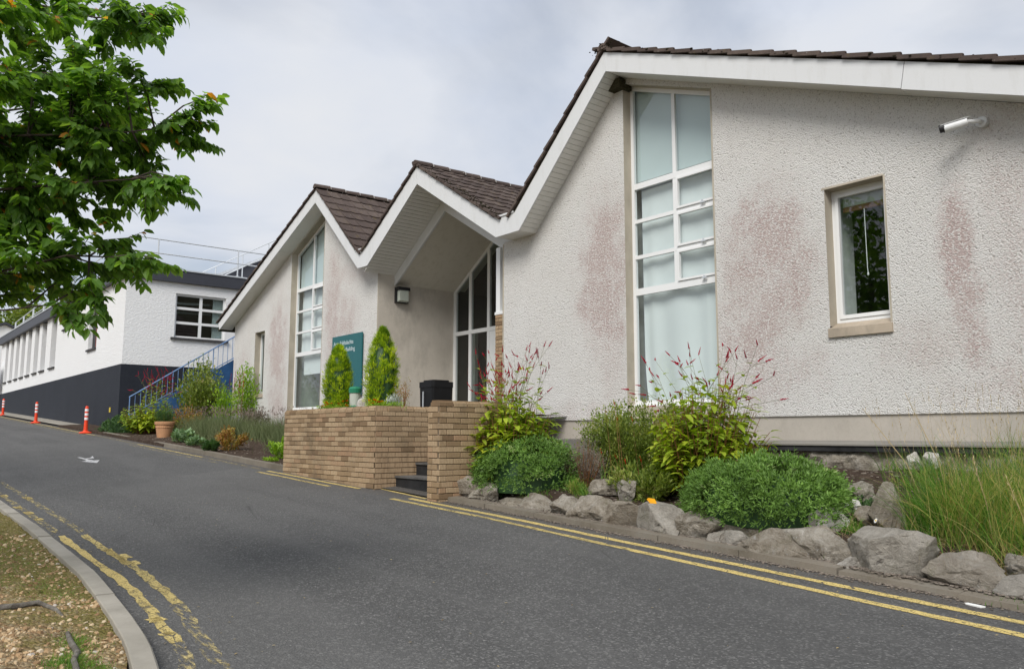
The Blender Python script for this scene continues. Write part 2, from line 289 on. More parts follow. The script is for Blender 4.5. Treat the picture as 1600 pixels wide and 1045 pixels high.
# other buildings and street furniture
m = MT('white_roughcast', .9, .2); m.col(m.mix(m.noise(.5, 5, .7), (.78, .785, .79), (.84, .845, .85))); m.bump(m.noise(12, 5, .7, vec=m.pos((1, 1, 1.6))), .8, .03); M['wwall'] = m.m
m = MT('dark_base_paint', .7, .3); m.col(m.mix(m.ramp(m.noise(.9, 6, .7), [(.3, 0.0), (.7, 1.0)]), (.013, .016, .024), (.022, .026, .036))); m.bump(m.noise(12, 5, .7), .5, .02); M['dbase'] = m.m
M['dfascia'] = simple('charcoal_fascia', (.045, .048, .06), .5, .4, .08)
M['dsill'] = simple('dark_sill', (.06, .058, .06), .7)
M['galv'] = simple('galvanised_steel', (.62, .65, .68), .45, .5, .08, 10, 0, .35)
M['blue'] = simple('blue_paint', (.030, .095, .235), .6, .3, .3, 2.5)
M['bluerail'] = simple('blue_rail_paint', (.14, .25, .46), .5, .4, .25, 4)
M['redpipe'] = simple('red_brown_paint', (.26, .06, .045), .6)
M['terra'] = simple('terracotta', (.50, .27, .145), .8, .2, .15, 6, .002)
M['bollard'] = simple('orange_red_plastic', (.78, .065, .018), .45, .4, .06)
M['reflect'] = simple('white_reflective', (.80, .81, .83), .4, .5, .04)
M['bin'] = simple('black_plastic', (.006, .006, .007), .5, .25, .3)
M['step'] = simple('dark_step_stone', (.022, .022, .023), .7, .3, .45, 5, .004)
M['tread'] = simple('grey_step_tread', (.11, .105, .10), .8, .3, .3, 5, .004)
M['sign'] = simple('teal_sign', (.008, .115, .125), .4, .4, .04)
M['letters'] = simple('sign_lettering', (.62, .72, .74), .6)
M['yellowtag'] = simple('yellow_tag', (.65, .48, .05), .6)
M['green'] = simple('green_plastic', (.02, .20, .11), .5)
M['lens'] = simple('lamp_lens', (.46, .50, .44), .35, .5, .1)
M['black'] = simple('black_metal', (.02, .02, .022), .5)
M['camwhite'] = simple('camera_white', (.72, .73, .73), .4)
M['slab'] = render_mat('ledge_slab', (.19, .18, .165), (.28, .265, .24), .4)
M['slabdark'] = simple('dark_ledge_edge', (.028, .028, .03), .7, .3, .5, 4, .004)

# ------------------------------------------------------------------ mesh helpers
class MB:
    def __init__(s): s.v = []; s.f = []; s.r = []
    def quad(s, a, b, c, d, r=0.):
        n = len(s.v); s.v += [a, b, c, d]; s.f.append((n, n+1, n+2, n+3)); s.r.append(r)
    def poly(s, pts, r=0.):
        n = len(s.v); s.v += list(pts); s.f.append(tuple(range(n, n+len(pts)))); s.r.append(r)
    def box(s, x0, x1, y0, y1, z0, z1, r=0.):
        n = len(s.v)
        s.v += [(x0,y0,z0),(x1,y0,z0),(x1,y1,z0),(x0,y1,z0),(x0,y0,z1),(x1,y0,z1),(x1,y1,z1),(x0,y1,z1)]
        for q in ((0,3,2,1),(4,5,6,7),(0,1,5,4),(1,2,6,5),(2,3,7,6),(3,0,4,7)): s.f.append(tuple(n+i for i in q)); s.r.append(r)
        return s
    def prism(s, pts, off, r=0.):
        """extrude a polygon (3d points) by vector off"""
        n = len(s.v); k = len(pts); s.v += [tuple(p) for p in pts]; s.v += [tuple(p[i]+off[i] for i in range(3)) for p in pts]
        s.f.append(tuple(range(n, n+k))); s.f.append(tuple(reversed(range(n+k, n+2*k)))); s.r += [r, r]
        for i in range(k): s.f.append((n+i, n+k+i, n+k+(i+1) % k, n+(i+1) % k)); s.r.append(r)
        return s
    def tube(s, pts, rad, seg=6, r=0., cap=True):
        rads = rad if hasattr(rad, '__len__') else [rad]*len(pts); pts = [Vector(p) for p in pts]; base = len(s.v)
        for i, p in enumerate(pts):
            t = (pts[min(i+1, len(pts)-1)]-pts[max(i-1, 0)]); t = t.normalized() if t.length > 1e-9 else Vector((0, 0, 1))
            a = t.cross(Vector((0, 0, 1)) if abs(t.z) < .9 else Vector((1, 0, 0))).normalized(); b = t.cross(a)
            for k in range(seg):
                an = 2*math.pi*k/seg; q = p+(a*math.cos(an)+b*math.sin(an))*rads[i]; s.v.append((q.x, q.y, q.z))
        for i in range(len(pts)-1):
            for k in range(seg):
                a0 = base+i*seg+k; a1 = base+i*seg+(k+1) % seg; s.f.append((a0, a1, a1+seg, a0+seg)); s.r.append(r)
        if cap:
            s.f.append(tuple(base+k for k in reversed(range(seg)))); s.f.append(tuple(base+(len(pts)-1)*seg+k for k in range(seg))); s.r += [r, r]
        return s
    def lathe(s, prof, c=(0, 0, 0), seg=24, r=0.):
        base = len(s.v)
        for (rr, z) in prof:
            for k in range(seg): an = 2*math.pi*k/seg; s.v.append((c[0]+rr*math.cos(an), c[1]+rr*math.sin(an), c[2]+z))
        for i in range(len(prof)-1):
            for k in range(seg):
                a0 = base+i*seg+k; a1 = base+i*seg+(k+1) % seg; s.f.append((a0, a1, a1+seg, a0+seg)); s.r.append(r)
        return s
    def leaf(s, p, d, nrm, L, W, r=0., fold=.25, curl=.15):
        """pointed oval leaf from p along d"""
        d = d.normalized(); sd = d.cross(nrm)
        if sd.length < 1e-4: sd = d.cross(Vector((1, 0, .3)))
        sd.normalize(); up = sd.cross(d)
        n = len(s.v)
        dn = -up*curl*L
        P = [p, p+d*L*.30+sd*W*.42+up*fold*W*.4, p+d*L*.30-sd*W*.42+up*fold*W*.4, p+d*L*.38, p+d*L*.68+sd*W*.36+up*fold*W*.35+dn*.4, p+d*L*.68-sd*W*.36+up*fold*W*.35+dn*.4, p+d*L*.70+dn*.4, p+d*L+dn]
        s.v += [(q.x, q.y, q.z) for q in P]
        for q in ((0,3,1),(0,2,3),(1,3,6,4),(3,2,5,6),(4,6,7),(6,5,7)): s.f.append(tuple(n+i for i in q)); s.r.append(r)
    def leaf2(s, p, d, nrm, L, W, r=0.):
        """small leaf: a folded diamond, two triangles"""
        d = d.normalized(); sd = d.cross(nrm)
        if sd.length < 1e-4: sd = d.cross(Vector((1, 0, .3)))
        sd.normalize(); up = sd.cross(d); n = len(s.v)
        P = [p, p+d*L*.5+sd*W*.5+up*W*.15, p+d*L, p+d*L*.5-sd*W*.5+up*W*.15]
        s.v += [(q.x, q.y, q.z) for q in P]; s.f += [(n, n+1, n+2), (n, n+2, n+3)]; s.r += [r, r]
    def blade(s, p, d, L, W, bend, r=0., seg=4):
        """grass blade, tapering, drooping"""
        d = d.normalized(); sd = d.cross(Vector((0, 0, 1)))
        if sd.length < 1e-3: sd = Vector((1, 0, 0))
        sd.normalize(); a = random.uniform(0, 3.14); sd = (sd*math.cos(a)+d.cross(sd)*math.sin(a)); n = len(s.v); q = p.copy(); dd = d.copy()
        for i in range(seg+1):
            w_ = W*(1-i/seg*.92)*.5; s.v += [tuple(q-sd*w_), tuple(q+sd*w_)]
            q = q+dd*(L/seg); dd = (dd+Vector((d.x*.6, d.y*.6, -1))*bend/seg).normalized()
        for i in range(seg): s.f.append((n+2*i, n+2*i+1, n+2*i+3, n+2*i+2)); s.r.append(r)
    def mesh(s, name, mat=None, smooth=False):
        me = bpy.data.meshes.new(name); me.from_pydata([tuple(v) for v in s.v], [], s.f)
        if any(s.r):
            a = me.attributes.new('rnd', 'FLOAT', 'FACE'); a.data.foreach_set('value', [float(x) for x in s.r])
        if smooth: me.polygons.foreach_set('use_smooth', [True]*len(me.polygons))
        if mat is not None: me.materials.append(M[mat] if isinstance(mat, str) else mat)
        me.update(); return me
def link(name, data, parent=None, loc=None):
    o = bpy.data.objects.new(name, data); COL.objects.link(o)
    if loc is not None: o.location = loc
    if parent is not None:
        o.parent = parent; o.matrix_parent_inverse = Matrix.Translation(-Vector(parent.get('_w', (0, 0, 0))))
        o['_w'] = (0, 0, 0)
    return o
def fixn(me):
    bm = bmesh.new(); bm.from_mesh(me); bmesh.ops.remove_doubles(bm, verts=bm.verts, dist=1e-5); bmesh.ops.recalc_face_normals(bm, faces=bm.faces); bm.to_mesh(me); bm.free(); return me
def part(name, mb, mat, parent, smooth=False, kind=None, label=None, fix=False):
    me = mb.mesh(name, mat, smooth)
    if fix: fixn(me)
    o = link(name, me, parent)
    if kind: o['kind'] = kind
    if label: o['label'] = label
    return o
def tag(o, label, cat, group=None):
    o['label'] = label; o['category'] = cat
    if group: o['group'] = group
    return o
def thing(name, label, cat, loc=(0, 0, 0), group=None):
    o = link(name, None, None, loc); o['_w'] = tuple(loc); o.empty_display_size = .2; return tag(o, label, cat, group)
def single(name, mb, mat, label, cat, group=None, smooth=False, fix=True):
    o = part(name, mb, mat, None, smooth, fix=fix); return tag(o, label, cat, group)
def struct(name, mb, mat, kind='structure', smooth=False):
    o = part(name, mb, mat, None, smooth); o['kind'] = kind; return o
def copy_tree(o, parent=None, loc=None):
    c = o.copy(); COL.objects.link(c)
    if parent is not None: c.parent = parent
    if loc is not None: c.location = loc
    for ch in list(o.children): copy_tree(ch, c)
    return c
def rv(a=1.): return Vector((random.uniform(-a, a), random.uniform(-a, a), random.uniform(-a, a)))
def road(x, y): return -1.55-.045*x+.05*y
def sm(a, b, t):
    t = max(0, min(1, (t-a)/(b-a))); return t*t*(3-2*t)

# ------------------------------------------------------------------ ground, road, verge
def grid(xs, ys, zf):
    b = MB(); nx, ny = len(xs), len(ys)
    for y in ys:
        for x in xs: b.v.append((x, y, zf(x, y)))
    for j in range(ny-1):
        for i in range(nx-1):
            n = j*nx+i; b.f.append((n, n+1, n+nx+1, n+nx)); b.r.append(0)
    return b
def far(x): return max(-90., min(60., x))
def frange(a, b, st):
    n = int(round((b-a)/st)); return [a+(b-a)*i/n for i in range(n+1)]
struct('ground', grid([-900, -400, -200, -120, -90, -60, -30, 0, 30, 60, 150, 500], [-500, -200, -80, -30, -10, 0, 6.3, 12, 20, 40, 120, 400, 900],
       lambda x, y: -1.6-.045*far(x)+.05*max(-30, min(6, y))-.3+ (0 if y < 7 else .25)), 'verge')
struct('road', grid(frange(-90, 40, 2.5), frange(-16, 6.25, .89), road), 'asphalt')
# left kerb line (outer edge of kerb top): x, y
KL = [(-90, 1.62), (-40, 1.62), (-22, 1.62), (-14, 1.62), (-12.1, 1.63), (-10.0, 1.655), (-8.5, 1.645), (-7.1, 1.62), (-6.1, 1.55), (-5.6, 1.51), (-5.0, 1.445), (-4.47, 1.35), (-4.05, 1.18), (-3.72, .88), (-3.5, .45), (-3.4, -.1), (-3.35, -1), (-3.35, -15)]
def kl_at(t):     # arc-length lookup
    acc = 0
    for i in range(len(KL)-1):
        a = Vector(KL[i]); b = Vector(KL[i+1]); L = (b-a).length
        if acc+L >= t or i == len(KL)-2: return a+(b-a)*((t-acc)/L), (b-a).normalized()
        acc += L
KLEN = sum((Vector(KL[i+1])-Vector(KL[i])).length for i in range(len(KL)-1))
kroot = link('kerb', None); kroot['kind'] = 'structure'; kroot['_w'] = (0, 0, 0)
t0 = 90-22.0; t = t0-0.0; i = 0
off0 = 90-5.35   # a joint sits near x = -5.35 where the pale new stone begins
starts = sorted([off0+k*.915 for k in range(-55, 14)])
for s0 in starts:
    if s0 < 0 or s0+.9 > KLEN: continue
    b = MB(); n = 4; rows = []
    hgt = .10+random.uniform(-.004, .004)
    for q in range(n+1):
        p, d = kl_at(s0+.905*q/n); nr = Vector((d.y, -d.x))  # towards the verge side
        zz = road(p.x, p.y)
        o_ = p; i_ = p+nr*.125
        rows.append([(o_.x, o_.y, zz-.12), (o_.x, o_.y, zz+hgt-.012), (o_.x+nr.x*.012, o_.y+nr.y*.012, zz+hgt), (i_.x-nr.x*.006, i_.y-nr.y*.006, zz+hgt), (i_.x, i_.y, zz+hgt-.006), (i_.x, i_.y, zz-.12)])
    for q in range(n):
        for k in range(5): b.quad(rows[q][k], rows[q+1][k], rows[q+1][k+1], rows[q][k+1])
    b.poly(rows[0]); b.poly(rows[-1])
    part('kerbstone', b, 'kerb', kroot, fix=True)
def kerb_in(x):     # y of the inner kerb edge for a given x
    for i in range(len(KL)-1):
        if KL[i][0] <= x <= KL[i+1][0] and KL[i+1][0] > KL[i][0]:
            f = (x-KL[i][0])/(KL[i+1][0]-KL[i][0]); return KL[i][1]+(KL[i+1][1]-KL[i][1])*f-.115-(.0 if x < -5 else .02*(x+5)*5)
    return -15
def verge_z(x, y):
    e = kerb_in(x)-y
    z = road(x, y)+.07+.03*sm(0, .5, e)+.10*sm(.4, 5, e)
    if x > -16: z += .022*noise.noise(Vector((x*2.1, y*2.1, 0)))+.012*noise.noise(Vector((x*7, y*7, 3)))+.008*noise.noise(Vector((x*17, y*17, 5)))
    return z
b = MB(); xs = frange(-90, -16, 2)+frange(-16, -3.52, .06)[1:]; rowsn = 90
for x in xs:
    e = kerb_in(x)
    for j in range(rowsn+1):
        f = (j/rowsn); d = 15.5*(.12*f+.88*f**3.2); y = e-d
        b.v.append((x, y, verge_z(x, y)))
for i in range(len(xs)-1):
    for j in range(rowsn):
        n = i*(rowsn+1)+j; b.f.append((n, n+1, n+rowsn+2, n+rowsn+1)); b.r.append(0)
o = struct('verge', b, 'verge', smooth=True)
# gravel chips and moss tufts on the verge
b = MB()
def chip(b, x, y, z, r0):
    q = [Vector((math.cos(a)*r0*random.uniform(.6, 1.2), math.sin(a)*r0*random.uniform(.6, 1.2), 0)) for a in (0, 1.3, 2.6, 3.9, 5.1)]
    t_ = random.uniform(.25, .6)*r0; n = len(b.v); rr = random.random(); tilt = Vector((random.uniform(-.4, .4), random.uniform(-.4, .4)))
    for p in q: b.v.append((x+p.x, y+p.y, z+p.x*tilt.x+p.y*tilt.y-.003))
    for p in q: b.v.append((x+p.x*.7, y+p.y*.7, z+t_+p.x*tilt.x*.7+p.y*tilt.y*.7))
    b.f.append(tuple(n+5+k for k in range(5))); b.r.append(rr)
    for k in range(5): b.f.append((n+k, n+(k+1) % 5, n+5+(k+1) % 5, n+5+k)); b.r.append(rr)
for _ in range(26000):
    x = random.uniform(-9.5, -3.9); e = kerb_in(x); y = e-random.random()**1.1*2.6-.01
    g = .30*y-.055*x+.9*(.5+.5*noise.noise(Vector((x*1.9, y*1.9, 0))))
    if g > 1.0 and random.random() < .85: continue
    chip(b, x, y, verge_z(x, y), random.choice((.005, .007, .009, .011, .014, .018))*random.uniform(.8, 1.3))
struct('gravel', b, 'chip', 'stuff')
b = MB()
for (cx, cy, rx, ry, n, L) in [(-4.92, 1.03, .16, .09, 1000, .03), (-5.25, 1.12, .22, .07, 700, .026), (-4.75, 1.14, .10, .05, 300, .026), (-6.6, 1.28, .5, .13, 600, .018), (-8.3, 1.2, 1.1, .22, 1100, .018), (-7.4, .95, .5, .2, 300, .018), (-5.5, .7, .12, .05, 160, .02)]:
    for _ in range(n):
        x = random.gauss(cx, rx*.6); y = min(random.gauss(cy, ry*.7), kerb_in(x)-.01)
        b.blade(Vector((x, y, verge_z(x, y)-.003)), Vector((random.gauss(0, .5), random.gauss(0, .5), 1)), L*random.uniform(.5, 1.5), .004, .8, random.uniform(.2, .8), 2)
struct('verge_grass', b, 'grass', 'stuff')
# litter of twigs and dead leaves
b = MB()
for _ in range(120):
    x = random.uniform(-8.5, -4); y = kerb_in(x)-random.random()*1.6; z = verge_z(x, y)+.006; a = random.uniform(0, 6.28); L = random.uniform(.02, .07)
    if random.random() < .4: b.tube([(x, y, z), (x+math.cos(a)*L, y+math.sin(a)*L, z+.004)], .0015, 4, .3)
    else: b.leaf2(Vector((x, y, z)), Vector((math.cos(a), math.sin(a), .15)), Vector((0, 0, 1)), L, L*.5, random.uniform(0, 1))
struct('leaf_litter', b, 'dry', 'stuff')

# road markings -------------------------------------------------------------
def strip(name, p0, p1, wd, mat, seg=None, jag=.006, edge=None):
    b = MB(); L = math.hypot(p1[0]-p0[0], p1[1]-p0[1]); n = max(1, int(L/.12)) if seg is None else seg
    dx, dy = (p1[0]-p0[0])/L, (p1[1]-p0[1])/L; prev = None
    for i in range(n+1):
        f = i/n; x = p0[0]+(p1[0]-p0[0])*f; y = p0[1]+(p1[1]-p0[1])*f
        y += .02*noise.noise(Vector((x*.5, 7, 0)))
        a = wd/2+random.uniform(-jag, jag); c = wd/2+random.uniform(-jag, jag)
        q = ((x-dy*a, y+dx*a), (x+dy*c, y-dx*c))
        q = [(u[0], u[1], road(*u)+.004) for u in q]
        if prev: b.quad(prev[1], q[1], q[0], prev[0])
        prev = q
    o = struct(name, b, mat); return o
for x0, x1, mat in [(-9.35, -7.6, 'yellow'), (-7.6, -1.2, 'yellow')]: pass
strip('yellow_line', (-9.40, 5.925), (3.5, 5.80), .085, 'yellow')
strip('yellow_line', (-9.55, 5.735), (-8.0, 5.735), .075, 'yellow_mid'); strip('yellow_line', (-8.0, 5.735), (-5.2, 5.66), .075, 'yellow_mid')
strip('yellow_line', (-5.2, 5.655), (3.5, 5.43), .085, 'yellow')
strip('yellow_line', (-10.5, 6.12), (-9.22, 6.07), .05, 'yellow')
strip('yellow_line', (-14.0, 5.87), (-10.75, 5.90), .07, 'yellow'); strip('yellow_line', (-14.0, 5.68), (-11.3, 5.70), .07, 'yellow_mid')
strip('yellow_line', (-22.5, 5.93), (-17.6, 5.92), .07, 'yellow_mid'); strip('yellow_line', (-17.6, 5.92), (-14.4, 5.9), .07, 'yellow_old')
strip('yellow_line', (-22.5, 5.72), (-16, 5.72), .06, 'yellow_old')
strip('yellow_line', (-60, 6.02), (-27.5, 5.98), .08, 'yellow_mid'); strip('yellow_line', (-60, 5.78), (-27.5, 5.75), .08, 'yellow_old')
strip('yellow_line', (-27.5, 6.0), (-22.5, 5.93), .07, 'yellow_old')
# left double yellow line
strip('yellow_line', (-9.55, 1.835), (-6.7, 1.78), .07, 'yellow', jag=.012); strip('yellow_line', (-6.7, 1.78), (-5.2, 1.66), .075, 'yellow_mid', jag=.014)
strip('yellow_line', (-5.2, 1.66), (-4.2, 1.46), .08, 'yellow_old', jag=.016); strip('yellow_line', (-14.5, 1.80), (-9.75, 1.83), .08, 'yellow_old')
strip('yellow_line', (-9.46, 2.03), (-7.3, 1.995), .07, 'yellow_mid', jag=.012); strip('yellow_line', (-8.5, 2.02), (-7.7, 2.0), .07, 'yellow', jag=.02)
strip('yellow_line', (-7.3, 1.995), (-6.1, 1.93), .085, 'yellow_mid', jag=.014); strip('yellow_line', (-6.1, 1.93), (-4.1, 1.63), .085, 'yellow_old', jag=.014)
strip('yellow_line', (-15.5, 2.04), (-9.6, 2.04), .08, 'yellow_old')
for x, y, L, wd in [(-13.5, 1.83, .25, .09), (-13.0, 2.03, .3, .09), (-12.1, 1.80, .22, .08), (-11.5, 1.83, .25, .08), (-10.9, 1.83, .18, .08), (-5.78, 1.70, .10, .10), (-5.42, 1.65, .06, .07), (-8.05, 2.07, .22, .07), (-7.7, 2.06, .18, .06)]:
    strip('yellow_patch', (x-L/2, y), (x+L/2, y), wd, 'yellow', seg=2, jag=.012)
# worn white arrow on the road
b = MB()
def flat(b, pts, dz=.004): b.poly([(x, y, road(x, y)+dz) for x, y in pts])
flat(b, [(-17.80, 3.95), (-18.45, 4.14), (-18.42, 4.03), (-18.62, 4.02), (-18.60, 3.90), (-18.42, 3.89), (-18.40, 3.78)])
flat(b, [(-18.62, 4.0), (-19.45, 3.985), (-19.45, 3.925), (-18.60, 3.93)])
flat(b, [(-18.9, 3.985), (-19.0, 4.16), (-19.6, 4.25), (-19.1, 4.10), (-19.05, 3.985)])
struct('road_arrow', b, 'white_mark')

# right kerb, low and dirty, with its stones
kr = link('kerb', None); kr['kind'] = 'structure'; kr['_w'] = (0, 0, 0)
def kstone(x0, x1, y0, y1, h):
    b = MB(); r0 = lambda x, y, hh: (x, y, road(x, y)+hh)
    a = .004*random.uniform(-1, 1)
    P = [r0(x0, y0, -.1), r0(x1, y0, -.1), r0(x1, y1, -.1), r0(x0, y1, -.1), r0(x0, y0+.015, h+a), r0(x1, y0+.015, h), r0(x1, y1, h), r0(x0, y1, h+a)]
    n = len(b.v); b.v += P
    for q in ((0,3,2,1),(4,5,6,7),(0,1,5,4),(1,2,6,5),(2,3,7,6),(3,0,4,7)): b.f.append(tuple(n+i for i in q)); b.r.append(0)
    part('kerbstone', b, 'kerb_old', kr)
x = -8.98
while x < 4:
    y = 6.14 if x < -3 else 6.10
    if not (-3.25 < x < -2.6): kstone(x, x+.905, y+random.uniform(-.008, .008), y+.16, .055 if x < -4 else .04)
    x += .915
x = -27.5
while x < -13.8:
    y = 6.05+.012*max(0, -14-x)*1.2; y = min(y, 6.2)
    kstone(x, min(x+.905, -13.75), y, y+.13, .085 if not (-25.2 < x < -22.6) else .04)
    x += .915

# ------------------------------------------------------------------ the building with three gables
BR = thing('gabled_building', 'cream roughcast building with three unequal white trimmed gables and brown tiled roofs', 'building', (-14.7, 10, 0))
WY = 10.0
def topz(x):      # underside of the eaves where they meet the wall
    pts = [(-27.04, 3.64), (-20.30, 6.34), (-17.81, 4.11), (-17.5, 4.11)] if x < -17 else [(-12.53, 3.84), (-11.55, 3.84), (-9.24, 6.15), (-2.4, 3.40)]
    for (a, za), (b_, zb) in zip(pts, pts[1:]):
        if x <= b_: return za+(zb-za)*(x-a)/(b_-a)
    return pts[-1][1]
h1 = lambda x: 6.04-.385*(x+9.25)
h3 = lambda x: 5.36+.405*(x+22.65)
OP = [(-9.25, -7.43, .27, h1), (-5.62, -4.81, 1.30, lambda x: 3.29), (-22.65, -20.54, .45, h3), (-25.25, -24.49, 1.17, lambda x: 3.24)]
def wallcols(b, brk, zb, y, ops):
    brk = sorted(brk)
    for a, c in zip(brk, brk[1:]):
        mid = (a+c)/2; op = [o for o in ops if o[0] < mid < o[1]]
        segs = [(lambda x: zb, topz)]
        if op: o = op[0]; segs = [(lambda x: zb, lambda x, o=o: o[2]), (o[3], topz)]
        for lo, hi in segs:
            if hi(mid)-lo(mid) < .004: continue
            b.quad((a, y, lo(a)), (c, y, lo(c)), (c, y, hi(c)), (a, y, hi(a)))
b = MB()
wallcols(b, [-27.04, -25.25, -24.49, -22.65, -20.54, -20.30, -17.81, -17.5], .0, WY, OP)
wallcols(b, [-12.53, -11.55, -9.25, -9.24, -7.43, -5.62, -4.81, -2.4], .27, WY, OP)
b.quad((-12.53, 10, .27), (-12.53, 10, 3.84), (-12.53, 10.6, 3.84), (-12.53, 10.6, .27))
b.quad((-12.53, 10.6, .27), (-12.53, 10.6, 4.2), (-12.53, 12.4, 4.2), (-12.53, 12.4, .27))
b.quad((-2.4, 10, .27), (-2.4, 18, .27), (-2.4, 18, 3.4), (-2.4, 10, 3.4))
b.quad((-27.04, 10, -.2), (-27.04, 18, -.2), (-27.04, 18, 3.64), (-27.04, 10, 3.64))
b.quad((-27.04, 18, -.5), (-2.4, 18, -.5), (-2.4, 18, 3.4), (-27.04, 18, 3.64))
b.quad((-12.53, 10, .27), (-12.53, 10.03, .27), (-2.4, 10.03, .27), (-2.4, 10, .27))
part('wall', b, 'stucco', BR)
b = MB()
b.box(-12.5, -2.42, 10.025, 10.3, -.9, .28); b.box(-27.03, -17.5, 10.012, 10.3, -1, .01)
b.box(-2.46, -2.425, 10.3, 18, -.9, .27)
part('plinth', b, 'plinth', BR)
for q in ((-9.25, -7.43, 10.018, 10.2, .275, .466), (-22.65, -20.54, 10.015, 10.2, .45, .686)): b = MB(); b.box(*q); part('window_apron', b, 'reveal', BR)
b = MB(); b.prism([(-17.497, 10.003, -.3), (-17.497, 12.6, -.3), (-17.497, 12.6, 4.1), (-17.497, 10.003, 4.12)], (-.28, 0, 0))
part('return_wall', b, 'render', BR, fix=True)
for q in ((-7.432, -7.405, 9.996, 10.03, .28, h1(-7.43)), (-4.812, -4.79, 9.996, 10.03, 1.42, 3.30), (-5.66, -4.813, 9.995, 10.03, 3.288, 3.315), (-20.542, -20.52, 9.996, 10.03, .5, 5.95), (-12.56, -12.525, 9.995, 10.02, .25, 3.8), (-17.525, -17.499, 9.995, 10.02, .0, 4.05)):
    b = MB(); b.box(*q); part('corner_bead', b, 'reveal', BR)
# windows
def bars(b, lst, y0, y1):
    for x0, x1, z0, z1 in lst: b.box(x0, x1, y0, y1, z0, z1)
def slant(b, x0, x1, h, t, y0, y1): b.prism([(x0, y0, h(x0)-t), (x1, y0, h(x1)-t), (x1, y0, h(x1)), (x0, y0, h(x0))], (0, y1-y0, 0))
def reveal(x0, x1, z0, h, parent, y=10.2, lab=None, z0r=None):
    b = MB(); n = 6
    b.quad((x0, WY, z0), (x0, y+.03, z0), (x0, y+.03, h(x0)), (x0, WY, h(x0)))
    b.quad((x1, WY, z0), (x1, y+.03, z0), (x1, y+.03, h(x1)), (x1, WY, h(x1)))
    b.quad((x0, WY, h(x0)), (x1, WY, h(x1)), (x1, y+.03, h(x1)), (x0, y+.03, h(x0)))
    return part('reveal', b, 'reveal', parent)
def pane(parent, pts, mat='glass'):
    b = MB(); b.poly(pts); return part('pane', b, mat, parent)
def room(parent, x0, x1, y0, y1, z0, z1, wmat='room', name='room'):
    b = MB()
    b.quad((x0, y0, z0), (x0, y1, z0), (x0, y1, z1), (x0, y0, z1)); b.quad((x1, y0, z0), (x1, y0, z1), (x1, y1, z1), (x1, y1, z0))
    b.quad((x0, y1, z0), (x1, y1, z0), (x1, y1, z1), (x0, y1, z1)); b.quad((x0, y0, z0), (x1, y0, z0), (x1, y1, z0), (x0, y1, z0)); b.quad((x0, y0, z1), (x0, y1, z1), (x1, y1, z1), (x1, y0, z1))
    return part(name, b, wmat, parent)
def curtain(parent, x0, x1, z0, zt, y, mat='curtain', gap=0., amp=.03, name='curtain'):
    b = MB(); nx, nz = 60, 24
    for j in range(nz+1):
        f = j/nz
        for i in range(nx+1):
            g = i/nx; xl = x0+gap*(.35+.65*math.exp(-f*9)); x = xl+(x1-xl)*g; z = z0+(zt(x)-z0)*f
            yy = y+amp*(1-.85*f)*math.sin(g*23+1.5*math.sin(g*7)+.5*math.sin(f*3))+amp*.8*(1-.7*f)*math.sin(g*9+f*1.3)
            b.v.append((x, yy, z))
    for j in range(nz):
        for i in range(nx):
            n = j*(nx+1)+i; b.f.append((n, n+1, n+nx+2, n+nx+1)); b.r.append(0)
    return part(name, b, mat, parent, smooth=True)
